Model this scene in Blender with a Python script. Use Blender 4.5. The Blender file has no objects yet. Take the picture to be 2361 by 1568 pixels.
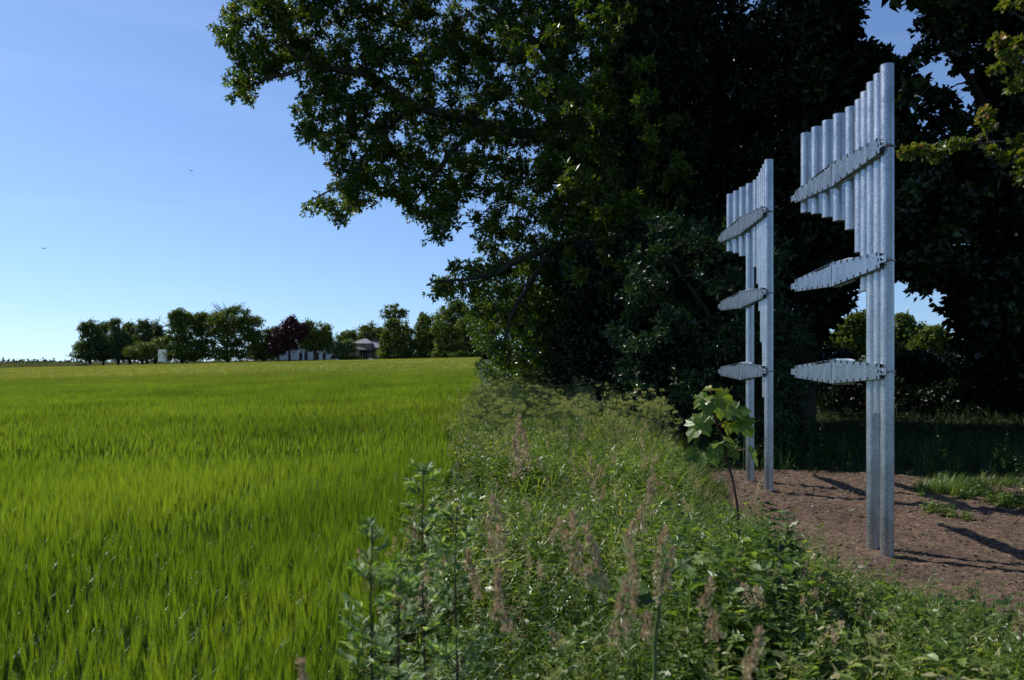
import bpy, bmesh, math, random
import numpy as np
from mathutils import Vector, Matrix
R = math.radians
random.seed(7); rng = np.random.default_rng(7)
scene = bpy.context.scene
COL = scene.collection

# ---------------------------------------------------------------- camera
EYE = 1.64; F = 1836.3; CX = 1180.5; HZ = 859.0       # measured on the photograph at 2361 px width
cam_d = bpy.data.cameras.new("camera"); cam = bpy.data.objects.new("camera", cam_d); COL.objects.link(cam)
cam.location = (0, 0, EYE); cam.rotation_euler = (R(90), 0, 0)
cam_d.lens = 28; cam_d.sensor_width = 36; cam_d.shift_y = 75.0/2361
cam_d.clip_start = 0.05; cam_d.clip_end = 6000
cam_d.dof.use_dof = True; cam_d.dof.focus_distance = 8.2; cam_d.dof.aperture_fstop = 3.2
scene.camera = cam
# ---------------------------------------------------------------- sky and sun
SUN_AZ = -58.0; SUN_EL = 47.0                          # left of and beyond the sculptures
w = bpy.data.worlds.new("World"); scene.world = w; w.use_nodes = True
nt = w.node_tree; bg = nt.nodes['Background']
sky = nt.nodes.new('ShaderNodeTexSky'); sky.sky_type = 'NISHITA'; sky.sun_disc = False
sky.sun_elevation = R(SUN_EL); sky.sun_rotation = R(SUN_AZ)
sky.altitude = 0; sky.air_density = 1.0; sky.dust_density = 0.35; sky.ozone_density = 2.5
wc = nt.nodes.new('ShaderNodeTexCoord'); wa = nt.nodes.new('ShaderNodeVectorMath'); wa.operation = 'ADD'; wa.inputs[1].default_value = (0, 0, .045)
wn_ = nt.nodes.new('ShaderNodeVectorMath'); wn_.operation = 'NORMALIZE'
nt.links.new(wc.outputs['Generated'], wa.inputs[0]); nt.links.new(wa.outputs[0], wn_.inputs[0]); nt.links.new(wn_.outputs[0], sky.inputs[0])
wt = nt.nodes.new('ShaderNodeMix'); wt.data_type = 'RGBA'; wt.blend_type = 'MULTIPLY'; wt.inputs[0].default_value = 1; wt.inputs[7].default_value = (.84, .96, 1.15, 1)
nt.links.new(sky.outputs[0], wt.inputs[6]); wm = nt.nodes.new('ShaderNodeMapping'); wm.inputs['Rotation'].default_value = (.3, .5, .2); wm.inputs['Scale'].default_value = (1.2, 3, 14)
wz_ = nt.nodes.new('ShaderNodeTexNoise'); wz_.inputs['Scale'].default_value = 1.4; wz_.inputs['Detail'].default_value = 6; wr = nt.nodes.new('ShaderNodeMapRange')
wr.inputs[1].default_value = .5; wr.inputs[2].default_value = .85; wr.inputs[3].default_value = 0; wr.inputs[4].default_value = .10
wx_ = nt.nodes.new('ShaderNodeMix'); wx_.data_type = 'RGBA'; wx_.inputs[7].default_value = (7.5, 8.2, 9.2, 1)   # thin high cirrus
nt.links.new(wc.outputs['Generated'], wm.inputs[0]); nt.links.new(wm.outputs[0], wz_.inputs['Vector']); nt.links.new(wz_.outputs['Fac'], wr.inputs[0]); nt.links.new(wr.outputs[0], wx_.inputs[0])
nt.links.new(wt.outputs[2], wx_.inputs[6]); nt.links.new(wx_.outputs[2], bg.inputs[0]); bg.inputs[1].default_value = 0.10
sd = bpy.data.lights.new("sun", 'SUN'); sd.energy = 4.3; sd.angle = R(0.53); sd.color = (1.0, 0.95, 0.87)
sun = bpy.data.objects.new("sun", sd); COL.objects.link(sun)
az, el = R(SUN_AZ), R(SUN_EL)
S = Vector((math.sin(az)*math.cos(el), math.cos(az)*math.cos(el), math.sin(el)))
sun.rotation_euler = S.to_track_quat('Z', 'Y').to_euler(); sun.location = (0, 0, 60)
scene.view_settings.view_transform = 'Standard'; scene.view_settings.look = 'None'
scene.view_settings.exposure = 0.34; scene.view_settings.gamma = 1.0
cy = scene.cycles
cy.max_bounces = 6; cy.diffuse_bounces = 3; cy.glossy_bounces = 3; cy.transmission_bounces = 4; cy.transparent_max_bounces = 4
cy.use_denoising = True

# ---------------------------------------------------------------- helpers
def nrm(a):
    return a/np.maximum(np.linalg.norm(a, axis=-1, keepdims=True), 1e-9)
def P(x, y, Y):                                        # picture direction + distance -> a point of the place
    return np.array(((x-CX)/F*Y, Y, EYE+(HZ-y)/F*Y))
def gz(X, Y):                                          # the lie of the land
    X = np.asarray(X, float); Y = np.asarray(Y, float)
    return 0.0263*(np.clip(Y, -20, 350)-7) + 0.023*(np.clip(X, -150, 3.3)-3.3)
def tag(o, label=None, cat=None, group=None, kind=None):
    if label: o['label'] = label
    if cat: o['category'] = cat
    if group: o['group'] = group
    if kind: o['kind'] = kind
    return o
def empty(name, loc, label, cat, group=None):
    o = bpy.data.objects.new(name, None); COL.objects.link(o); o.location = loc; o.empty_display_size = .3
    return tag(o, label, cat, group)
_ph = np.random.default_rng(3).random((64, 64, 64))
def vnoise(p):
    i = np.floor(p).astype(int); f = p-i; f = f*f*(3-2*f); r = 0
    for dx in (0, 1):
        for dy in (0, 1):
            for dz in (0, 1):
                wgt = (f[..., 0] if dx else 1-f[..., 0])*(f[..., 1] if dy else 1-f[..., 1])*(f[..., 2] if dz else 1-f[..., 2])
                r = r + wgt*_ph[(i[..., 0]+dx) % 64, (i[..., 1]+dy) % 64, (i[..., 2]+dz) % 64]
    return r
def fbm(x, y, s, o=3, z=0.0):
    r = 0; a = .5; p = np.stack([x*s+100, y*s+100, np.zeros_like(x)+z+.3], -1)
    for _ in range(o):
        r = r+a*vnoise(p); p = p*2.03; a *= .5
    return r/(1-.5**o)

class Geo:
    def __init__(s): s.V = []; s.Q = []; s.T = []; s.n = 0; s.qr = []; s.tr = []; s.qm = []; s.tm = []; s.qs = []; s.ts = []
    def add(s, V, Q=None, T=None, rnd=0.5, mat=0, smooth=False):
        V = np.asarray(V, float).reshape(-1, 3)
        for A, L, r, m, sm in ((Q, s.Q, s.qr, s.qm, s.qs), (T, s.T, s.tr, s.tm, s.ts)):
            if A is not None and len(A):
                A = np.asarray(A, int); L.append(A+s.n); k = len(A)
                r.append(np.broadcast_to(np.asarray(rnd, float), (k,)).copy() if np.ndim(rnd) == 0 or len(rnd) == k else np.full(k, .5))
                m.append(np.broadcast_to(np.asarray(mat, int), (k,)).copy()); sm.append(np.full(k, smooth))
        s.V.append(V); s.n += len(V)
    def obj(s, name, mats, parent=None, loc=(0, 0, 0)):
        V = np.concatenate(s.V) if s.V else np.zeros((0, 3))
        V = V-np.array(loc, float)
        Q = np.concatenate(s.Q) if s.Q else np.zeros((0, 4), int); T = np.concatenate(s.T) if s.T else np.zeros((0, 3), int)
        me = bpy.data.meshes.new(name)
        me.vertices.add(len(V)); me.vertices.foreach_set('co', V.astype(np.float32).ravel())
        lp = np.concatenate([Q.ravel(), T.ravel()]).astype(np.int32)
        me.loops.add(len(lp)); me.loops.foreach_set('vertex_index', lp)
        n = len(Q)+len(T); st = np.concatenate([np.arange(len(Q))*4, len(Q)*4+np.arange(len(T))*3]).astype(np.int32)
        me.polygons.add(n); me.polygons.foreach_set('loop_start', st)
        cat = lambda a, b, d: np.concatenate((a+b) or [np.zeros(0, d)])
        me.polygons.foreach_set('material_index', cat(s.qm, s.tm, int).astype(np.int32))
        me.polygons.foreach_set('use_smooth', cat(s.qs, s.ts, bool))
        me.update(calc_edges=True)
        at = me.attributes.new('rnd', 'FLOAT', 'FACE'); at.data.foreach_set('value', cat(s.qr, s.tr, float).astype(np.float32))
        for m in (mats if isinstance(mats, (list, tuple)) else [mats]): me.materials.append(m)
        o = bpy.data.objects.new(name, me); COL.objects.link(o)
        if parent is not None:
            o.parent = parent
            o.location = np.array(loc)-np.array(parent_world(parent))
        else: o.location = loc
        return o
def parent_world(o):
    l = Vector((0, 0, 0))
    while o is not None: l = l+o.location; o = o.parent
    return l

def tube(g, pts, rad, sides=6, mat=0, rnd=.5, cap=True):
    pts = np.asarray(pts, float); rad = np.broadcast_to(np.asarray(rad, float), (len(pts),))
    t = nrm(np.gradient(pts, axis=0)); ref = np.array((0., 0., 1.)) if abs(t[:, 2]).mean() < .8 else np.array((1., 0., 0.))
    u = nrm(np.cross(t, ref)); v = np.cross(t, u); a = np.arange(sides)/sides*2*np.pi
    ring = pts[:, None]+rad[:, None, None]*(np.cos(a)[None, :, None]*u[:, None]+np.sin(a)[None, :, None]*v[:, None])
    n = len(pts); Vv = ring.reshape(-1, 3); i = np.arange(n-1)[:, None]*sides; j = np.arange(sides)[None]; k = (j+1) % sides
    q = np.stack([i+j, i+k, i+sides+k, i+sides+j], -1).reshape(-1, 4)
    g.add(Vv, Q=q, rnd=rnd, mat=mat, smooth=True)
def box(g, x0, x1, y0, y1, z0, z1, mat=0, rnd=.5):
    v = [(x, y, z) for z in (z0, z1) for y in (y0, y1) for x in (x0, x1)]
    g.add(v, Q=[(0, 2, 3, 1), (4, 5, 7, 6), (0, 1, 5, 4), (2, 6, 7, 3), (0, 4, 6, 2), (1, 3, 7, 5)], mat=mat, rnd=rnd)

# leaves: kite with a folded midrib
def leaves(g, pos, d, n, L, W, rnd, mat=0, fold=.18, six=False):
    d = nrm(d); s = nrm(np.cross(d, n)); n2 = np.cross(s, d); N = len(pos)
    L = np.broadcast_to(L, (N,))[:, None]; W = np.broadcast_to(W, (N,))[:, None]
    if six:   # wider leaf of two quads per side -> 2 quads + tip
        a = pos; b = pos+d*L*.35+s*W*.5+n2*W*fold; c = pos+d*L*.35-s*W*.5+n2*W*fold
        e = pos+d*L*.72+s*W*.38+n2*(W*fold-L*.06); f = pos+d*L*.72-s*W*.38+n2*(W*fold-L*.06); t = pos+d*L-n2*L*.16
        m1 = pos+d*L*.36; m2 = pos+d*L*.73-n2*L*.06
        V = np.stack([a, b, c, e, f, t, m1, m2], 1).reshape(-1, 3); o = np.arange(N)[:, None]*8
        q = np.concatenate([o+np.array([[1, 3, 7, 6]]), o+np.array([[6, 7, 4, 2]])]); tt = np.concatenate([o+np.array([[0, 1, 6]]), o+np.array([[0, 6, 2]]), o+np.array([[3, 5, 7]]), o+np.array([[7, 5, 4]])])
        g.add(V, Q=q, rnd=np.tile(rnd, 2), mat=mat); g.V.append(np.zeros((0, 3)))
        g.T.append(tt+g.n-len(V)); g.tr.append(np.tile(rnd, 4)); g.tm.append(np.full(len(tt), mat)); g.ts.append(np.full(len(tt), False))
        return
    V = np.stack([pos, pos+d*L*.45+s*W*.5+n2*W*fold, pos+d*L, pos+d*L*.45-s*W*.5+n2*W*fold], 1).reshape(-1, 3)
    o = np.arange(N)[:, None]*4
    g.add(V, T=np.concatenate([o+np.array([[0, 1, 2]]), o+np.array([[0, 2, 3]])]), rnd=np.tile(rnd, 2), mat=mat)

# many copies of small template meshes merged into one "stuff" mesh
def rotz(a):
    c, s_ = np.cos(a), np.sin(a); z = np.zeros_like(a); o = np.ones_like(a)
    return np.stack([np.stack([c, -s_, z], -1), np.stack([s_, c, z], -1), np.stack([z, z, o], -1)], -2)
def scatter(g, temps, pos, scale, tilt=.1, rvar=1.0, flipmat=None):
    N = len(pos); k = rng.integers(0, len(temps), N); a = rng.random(N)*2*np.pi
    M = rotz(a)*np.broadcast_to(scale, (N,))[:, None, None]; lean = rng.normal(0, tilt, (N, 2))
    rr = rng.random(N)
    for i, t in enumerate(temps):
        m = k == i; n = m.sum()
        if not n: continue
        V0 = np.concatenate(t.V); V = np.einsum('nij,vj->nvi', M[m], V0)
        V[..., 0] += V[..., 2]*lean[m, 0][:, None]; V[..., 1] += V[..., 2]*lean[m, 1][:, None]
        V += pos[m][:, None]; nv = len(V0); off = np.arange(n)[:, None, None]*nv
        for L, r_, mm, G, Gr, Gm, Gs in ((t.Q, t.qr, t.qm, g.Q, g.qr, g.qm, g.qs), (t.T, t.tr, t.tm, g.T, g.tr, g.tm, g.ts)):
            if not L: continue
            A = np.concatenate(L); G.append((A[None]+off+g.n).reshape(-1, A.shape[1]))
            r0 = np.concatenate(r_); Gr.append(np.clip(r0[None]*.5+rr[m][:, None]*.5*rvar, 0, 1).ravel())
            Gm.append(np.tile(np.concatenate(mm), n)); Gs.append(np.full(len(A)*n, False))
        g.V.append(V.reshape(-1, 3)); g.n += n*nv
def blade(g, base, az_, L, W, lean, droop, segs=4, rnd=.5, mat=0):
    t = np.linspace(0, 1, segs+1); d = np.array((math.cos(az_), math.sin(az_), 0)); s = np.array((-d[1], d[0], 0))
    ang = lean+droop*t**1.5; st = L/segs
    z = np.concatenate([[0], np.cumsum(np.cos(ang[:-1])*st)]); h = np.concatenate([[0], np.cumsum(np.sin(ang[:-1])*st)])
    c = np.array(base)+h[:, None]*d+z[:, None]*np.array((0, 0, 1.)); wd = W*np.clip(1.05-t**2.2, .03, 1)*np.minimum(1, .5+2*t)
    V = np.stack([c-s*wd[:, None]/2, c+s*wd[:, None]/2], 1).reshape(-1, 3)
    i = np.arange(segs)*2; g.add(V, Q=np.stack([i, i+1, i+3, i+2], -1), rnd=rnd, mat=mat)

# ---------------------------------------------------------------- materials
def newmat(name):
    m = bpy.data.materials.new(name); m.use_nodes = True; return m, m.node_tree, m.node_tree.nodes['Principled BSDF']
def ramp(nt, src, stops):
    r = nt.nodes.new('ShaderNodeValToRGB'); e = r.color_ramp.elements
    while len(e) < len(stops): e.new(.5)
    for x, (p, c) in zip(e, stops): x.position = p; x.color = (*c, 1)
    nt.links.new(src, r.inputs[0]); return r.outputs[0]
def leafmat(name, stops, trans=.35, rough=.42, spec=.5, tcol=(1.25, 1.3, .45), patch=0.0):
    m, nt, b = newmat(name); a = nt.nodes.new('ShaderNodeAttribute'); a.attribute_name = 'rnd'; src = a.outputs['Fac']
    if patch:
        tc = nt.nodes.new('ShaderNodeNewGeometry'); nz = nt.nodes.new('ShaderNodeTexNoise'); nz.inputs['Scale'].default_value = patch; nz.inputs['Detail'].default_value = 3
        nt.links.new(tc.outputs['Position'], nz.inputs['Vector'])
        mx = nt.nodes.new('ShaderNodeMath'); mx.operation = 'MULTIPLY_ADD'; nt.links.new(nz.outputs['Fac'], mx.inputs[0]); mx.inputs[1].default_value = 1.6; mx.inputs[2].default_value = -.8
        ad = nt.nodes.new('ShaderNodeMath'); ad.operation = 'ADD'; ad.use_clamp = True; nt.links.new(mx.outputs[0], ad.inputs[0]); nt.links.new(src, ad.inputs[1]); src = ad.outputs[0]
    c = ramp(nt, src, stops); nt.links.new(c, b.inputs['Base Color']); b.inputs['Roughness'].default_value = rough; b.inputs['Specular IOR Level'].default_value = spec
    t = nt.nodes.new('ShaderNodeBsdfTranslucent'); mu = nt.nodes.new('ShaderNodeMix'); mu.data_type = 'RGBA'; mu.blend_type = 'MULTIPLY'; mu.inputs[0].default_value = 1
    nt.links.new(c, mu.inputs[6]); mu.inputs[7].default_value = (*tcol, 1); nt.links.new(mu.outputs[2], t.inputs[0])
    x = nt.nodes.new('ShaderNodeMixShader'); x.inputs[0].default_value = trans
    nt.links.new(b.outputs[0], x.inputs[1]); nt.links.new(t.outputs[0], x.inputs[2]); nt.links.new(x.outputs[0], nt.nodes['Material Output'].inputs[0]); return m
def plain(name, col, rough=.8, var=.25, scale=8, bump=0.0, metal=0, spec=.4):
    m, nt, b = newmat(name); tc = nt.nodes.new('ShaderNodeNewGeometry'); nz = nt.nodes.new('ShaderNodeTexNoise')
    nz.inputs['Scale'].default_value = scale; nz.inputs['Detail'].default_value = 6; nt.links.new(tc.outputs['Position'], nz.inputs['Vector'])
    lo = tuple(c*(1-var) for c in col); hi = tuple(min(1, c*(1+var)) for c in col)
    nt.links.new(ramp(nt, nz.outputs['Fac'], [(.3, lo), (.7, hi)]), b.inputs['Base Color'])
    b.inputs['Roughness'].default_value = rough; b.inputs['Metallic'].default_value = metal; b.inputs['Specular IOR Level'].default_value = spec
    if bump:
        bp = nt.nodes.new('ShaderNodeBump'); bp.inputs['Strength'].default_value = bump; bp.inputs['Distance'].default_value = .02
        nt.links.new(nz.outputs['Fac'], bp.inputs['Height']); nt.links.new(bp.outputs[0], b.inputs['Normal'])
    return m
M = {}
M['oak'] = leafmat('oak_leaf', [(0, (.028, .055, .008)), (.5, (.06, .10, .013)), (.88, (.13, .17, .02)), (.97, (.20, .20, .025)), (1, (.38, .19, .03))], trans=.48, rough=.34, spec=.5)
M['darkleaf'] = leafmat('shade_darkened_leaf', [(0, (.006, .014, .004)), (.7, (.013, .028, .006)), (1, (.035, .06, .012))], trans=.2, rough=.42, spec=.4)  # leaf colour darkened to carry the shade of wood and lawn
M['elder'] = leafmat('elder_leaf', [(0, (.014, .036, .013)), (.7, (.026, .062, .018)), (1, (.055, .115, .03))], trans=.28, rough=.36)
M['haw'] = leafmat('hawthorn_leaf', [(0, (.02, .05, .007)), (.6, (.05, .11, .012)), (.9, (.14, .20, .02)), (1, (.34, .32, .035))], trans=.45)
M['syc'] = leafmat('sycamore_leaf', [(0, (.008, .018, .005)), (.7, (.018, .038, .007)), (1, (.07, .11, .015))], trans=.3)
M['maple'] = leafmat('maple_leaf', [(0, (.05, .10, .012)), (.55, (.13, .17, .02)), (.8, (.20, .17, .03)), (1, (.25, .10, .06))], trans=.4)
M['fargreen'] = leafmat('far_green_leaf', [(0, (.05, .08, .022)), (.6, (.10, .14, .035)), (1, (.19, .23, .05))], trans=.42, spec=.25)
M['farblue'] = leafmat('far_poplar_leaf', [(0, (.045, .075, .035)), (.6, (.085, .125, .05)), (1, (.17, .21, .075))], trans=.4, spec=.3)
M['faryellow'] = leafmat('far_lime_leaf', [(0, (.05, .08, .014)), (.6, (.11, .15, .024)), (1, (.19, .22, .04))], trans=.35, spec=.25)
M['copper'] = leafmat('copper_beech_leaf', [(0, (.022, .012, .016)), (.6, (.05, .022, .03)), (1, (.10, .045, .055))], trans=.2, tcol=(1.3, .6, .6), spec=.3)
M['spruce'] = leafmat('spruce_needles', [(0, (.012, .025, .016)), (1, (.04, .06, .035))], trans=.1, spec=.2)
M['bark'] = plain('bark', (.055, .045, .032), .9, .45, 14, .6)
M['twig'] = plain('twig', (.05, .042, .028), .85, .3, 20)
M['barley'] = leafmat('barley_green', [(0, (.06, .11, .010)), (.5, (.142, .222, .018)), (1, (.28, .36, .045))], trans=.55, rough=.4, tcol=(1.2, 1.25, .35), patch=.35)
M['barleyleaf'] = leafmat('barley_leaf', [(0, (.02, .06, .02)), (.7, (.05, .12, .03)), (1, (.12, .19, .05))], trans=.36, rough=.4, spec=.35)
M['grass'] = leafmat('verge_grass', [(0, (.055, .095, .02)), (.5, (.14, .21, .04)), (.88, (.26, .34, .075)), (1, (.55, .48, .26))], trans=.5, rough=.33, spec=.5, patch=.8)
M['weed'] = leafmat('weed_leaf', [(0, (.045, .085, .02)), (.6, (.12, .19, .04)), (.92, (.25, .32, .09)), (1, (.42, .38, .20))], trans=.5, rough=.38, patch=1.0)
M['mug'] = leafmat('mugwort_leaf', [(0, (.07, .14, .03)), (.6, (.15, .25, .07)), (1, (.42, .50, .30))], trans=.5, rough=.5)
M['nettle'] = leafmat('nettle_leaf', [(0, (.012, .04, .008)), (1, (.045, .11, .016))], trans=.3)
M['stem'] = plain('green_stem', (.09, .13, .035), .6, .3, 30)
M['redstem'] = plain('red_stem', (.20, .05, .03), .55, .3, 30)
M['darkstem'] = plain('dark_stem', (.045, .022, .018), .7, .3, 30)
M['seed'] = leafmat('seed_head', [(0, (.26, .17, .11)), (.5, (.46, .34, .21)), (1, (.68, .56, .36))], trans=.3, rough=.7, spec=.2, tcol=(1.1, 1, .8))
M['umbel'] = leafmat('umbel_flower', [(0, (.18, .21, .05)), (.6, (.34, .36, .12)), (1, (.62, .60, .34))], trans=.3, rough=.7, spec=.2)
M['sap'] = leafmat('sapling_leaf', [(0, (.06, .12, .018)), (.6, (.14, .20, .022)), (1, (.24, .27, .03))], trans=.5, rough=.33, spec=.45)
M['straw'] = plain('straw', (.34, .26, .15), .8, .3, 40)
M['stone'] = plain('stone', (.26, .22, .19), .85, .3, 30, .3)

def steel(name, bright, tint=(1, 1, 1)):
    m, nt, b = newmat(name); tc = nt.nodes.new('ShaderNodeTexCoord')
    v = nt.nodes.new('ShaderNodeTexNoise'); v.inputs['Scale'].default_value = 55; v.inputs['Detail'].default_value = 4; v.inputs['Roughness'].default_value = .75
    mp = nt.nodes.new('ShaderNodeMapping'); mp.inputs['Scale'].default_value = (1, 1, .35)
    s = nt.nodes.new('ShaderNodeTexNoise'); s.inputs['Scale'].default_value = 9; s.inputs['Detail'].default_value = 5
    nt.links.new(tc.outputs['Object'], v.inputs['Vector']); nt.links.new(tc.outputs['Object'], mp.inputs[0]); nt.links.new(mp.outputs[0], s.inputs['Vector'])
    mx = nt.nodes.new('ShaderNodeMath'); mx.operation = 'MULTIPLY_ADD'; nt.links.new(s.outputs['Fac'], mx.inputs[0]); mx.inputs[1].default_value = .45
    ml = nt.nodes.new('ShaderNodeMath'); ml.operation = 'MULTIPLY'; nt.links.new(v.outputs['Fac'], ml.inputs[0]); ml.inputs[1].default_value = .85; nt.links.new(ml.outputs[0], mx.inputs[2])
    k = bright
    nt.links.new(ramp(nt, mx.outputs[0], [(.48, (.28*k*tint[0], .30*k*tint[1], .33*k*tint[2])), (.64, (.43*k*tint[0], .455*k*tint[1], .485*k*tint[2])), (.8, (.60*k*tint[0], .63*k*tint[1], .66*k*tint[2]))]), b.inputs['Base Color'])
    rr = nt.nodes.new('ShaderNodeMapRange'); nt.links.new(mx.outputs[0], rr.inputs[0]); rr.inputs[1].default_value = .4; rr.inputs[2].default_value = .9; rr.inputs[3].default_value = .27; rr.inputs[4].default_value = .48
    nt.links.new(rr.outputs[0], b.inputs['Roughness']); b.inputs['Metallic'].default_value = .9
    bp = nt.nodes.new('ShaderNodeBump'); bp.inputs['Strength'].default_value = .12; bp.inputs['Distance'].default_value = .003; nt.links.new(mx.outputs[0], bp.inputs['Height']); nt.links.new(bp.outputs[0], b.inputs['Normal'])
    return m
M['steel'] = steel('galvanised_steel', 1.0); M['plate'] = steel('galvanised_plate', .92, (.86, .98, 1.12))
M['slotshade'] = plain('slot_shade_black', (.012, .012, .013), .7, .1, 20)
M['bolt'] = plain('bolt_steel', (.35, .35, .36), .4, .2, 50, 0, .9)

def groundmat():
    m, nt, b = newmat('meadow_soil'); tc = nt.nodes.new('ShaderNodeNewGeometry')
    n1 = nt.nodes.new('ShaderNodeTexNoise'); n1.inputs['Scale'].default_value = .8; n1.inputs['Detail'].default_value = 8; n1.inputs['Roughness'].default_value = .7
    nt.links.new(tc.outputs['Position'], n1.inputs['Vector'])
    nt.links.new(ramp(nt, n1.outputs['Fac'], [(.3, (.02, .028, .01)), (.5, (.035, .048, .014)), (.7, (.07, .075, .03))]), b.inputs['Base Color'])  # lowered overall so the ground of the tree-shaded lawn stays dark
    b.inputs['Roughness'].default_value = .95; b.inputs['Specular IOR Level'].default_value = .1
    bp = nt.nodes.new('ShaderNodeBump'); bp.inputs['Strength'].default_value = .6; bp.inputs['Distance'].default_value = .05
    nt.links.new(n1.outputs['Fac'], bp.inputs['Height']); nt.links.new(bp.outputs[0], b.inputs['Normal']); return m
M['ground'] = groundmat()
def soilmat():
    m, nt, b = newmat('brown_soil'); tc = nt.nodes.new('ShaderNodeNewGeometry')
    n1 = nt.nodes.new('ShaderNodeTexNoise'); n1.inputs['Scale'].default_value = 22; n1.inputs['Detail'].default_value = 9; n1.inputs['Roughness'].default_value = .8
    n2 = nt.nodes.new('ShaderNodeTexNoise'); n2.inputs['Scale'].default_value = 1.3; n2.inputs['Detail'].default_value = 4
    for n in (n1, n2): nt.links.new(tc.outputs['Position'], n.inputs['Vector'])
    c1 = ramp(nt, n1.outputs['Fac'], [(.34, (.035, .023, .018)), (.5, (.105, .073, .053)), (.62, (.16, .117, .087)), (.72, (.36, .29, .21))])
    mu = nt.nodes.new('ShaderNodeMix'); mu.data_type = 'RGBA'; mu.blend_type = 'MULTIPLY'; mu.inputs[0].default_value = 1
    nt.links.new(c1, mu.inputs[6]); nt.links.new(ramp(nt, n2.outputs['Fac'], [(.35, (.75, .72, .7)), (.65, (1.15, 1.1, 1.05))]), mu.inputs[7])
    nt.links.new(mu.outputs[2], b.inputs['Base Color']); b.inputs['Roughness'].default_value = .95; b.inputs['Specular IOR Level'].default_value = .15
    bp = nt.nodes.new('ShaderNodeBump'); bp.inputs['Strength'].default_value = .8; bp.inputs['Distance'].default_value = .012
    nt.links.new(n1.outputs['Fac'], bp.inputs['Height']); nt.links.new(bp.outputs[0], b.inputs['Normal']); return m
M['soil'] = soilmat()
def canopymat():
    m, nt, b = newmat('barley_canopy'); tc = nt.nodes.new('ShaderNodeNewGeometry')
    n1 = nt.nodes.new('ShaderNodeTexNoise'); n1.inputs['Scale'].default_value = 2.2; n1.inputs['Detail'].default_value = 9; n1.inputs['Roughness'].default_value = .75
    n2 = nt.nodes.new('ShaderNodeTexNoise'); n2.inputs['Scale'].default_value = .05; n2.inputs['Detail'].default_value = 4
    for n in (n1, n2): nt.links.new(tc.outputs['Position'], n.inputs['Vector'])
    c = ramp(nt, n1.outputs['Fac'], [(.3, (.07, .12, .012)), (.52, (.16, .22, .02)), (.72, (.28, .30, .045))])
    sp = nt.nodes.new('ShaderNodeSeparateXYZ'); nt.links.new(tc.outputs['Position'], sp.inputs[0])
    mr = nt.nodes.new('ShaderNodeMapRange'); nt.links.new(sp.outputs['Y'], mr.inputs[0]); mr.inputs[1].default_value = 30; mr.inputs[2].default_value = 200
    mu = nt.nodes.new('ShaderNodeMix'); mu.data_type = 'RGBA'; nt.links.new(mr.outputs[0], mu.inputs[0]); nt.links.new(c, mu.inputs[6])
    nt.links.new(ramp(nt, n2.outputs['Fac'], [(.35, (.20, .22, .035)), (.65, (.30, .27, .05))]), mu.inputs[7])  # far yellow stands in for backlit awns at a grazing view
    nt.links.new(mu.outputs[2], b.inputs['Base Color']); b.inputs['Roughness'].default_value = .85; b.inputs['Specular IOR Level'].default_value = .2
    return m
M['canopy'] = canopymat()
M['barleyfar'] = leafmat('barley_grazing_awns', [(0, (.12, .17, .015)), (.5, (.24, .26, .03)), (1, (.34, .33, .06))], trans=.4, tcol=(1.15, 1.1, .5), patch=.03)  # not riper: backlit awns at a grazing view put into the colour

# ---------------------------------------------------------------- ground
def grid_obj(name, xs, ys, zf, mat, keep=None, kind='structure'):
    X, Y = np.meshgrid(xs, ys, indexing='ij'); Z = zf(X, Y); nx, ny = X.shape
    i = np.arange(nx-1)[:, None]*ny+np.arange(ny-1)[None]; q = np.stack([i, i+ny, i+ny+1, i+1], -1).reshape(-1, 4)
    if keep is not None:
        c = ((X[:-1, :-1]+X[1:, 1:])/2, (Y[:-1, :-1]+Y[1:, 1:])/2); q = q[keep(*c).ravel()]
    g = Geo(); g.add(np.stack([X, Y, Z], -1).reshape(-1, 3), Q=q, smooth=True); o = g.obj(name, mat); tag(o, kind=kind); return o
xs = np.concatenate([-np.geomspace(14, 3500, 30)[::-1], np.arange(-13.5, 20, .5), np.geomspace(20.5, 3500, 30)])
ys = np.concatenate([-np.geomspace(4, 400, 12)[::-1], np.arange(-3.5, 45, .5), np.geomspace(46, 5500, 50)])
grid_obj('ground', xs, ys, lambda X, Y: gz(X, Y)+np.where(Y < 60, (fbm(X, Y, .7)-.5)*.05, 0)-.03, M['ground'])

def inpoly(px, py, poly):
    px = np.asarray(px); py = np.asarray(py); r = np.zeros(px.shape, bool); n = len(poly); j = n-1
    for i in range(n):
        xi, yi = poly[i]; xj, yj = poly[j]
        if yi != yj: r ^= ((yi > py) != (yj > py)) & (px < (xj-xi)*(py-yi)/(yj-yi)+xi)
        j = i
    return r
SOIL = [(2.9, 12.1), (2.55, 10), (2.3, 8), (2.25, 6.9), (2.5, 6.1), (2.9, 5.65), (3.3, 5.25), (4.5, 4.7), (9.4, 3.7), (9.4, 11.0), (6.0, 11.4), (5.2, 11.9), (4.2, 12.0)]
grid_obj('soil', np.arange(1.6, 9.5, .024), np.arange(3.5, 12.8, .024), lambda X, Y: gz(X, Y)+.004+.06*np.clip(fbm(X, Y, 2.3, 4)-.4, 0, 1)+.055*fbm(X, Y, 11, 3, 5)**2,
         M['soil'], keep=lambda X, Y: inpoly(X+(fbm(X, Y, 3, 3, 9)-.5)*.7, Y+(fbm(X, Y, 3, 3, 17)-.5)*.7, SOIL))

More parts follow.
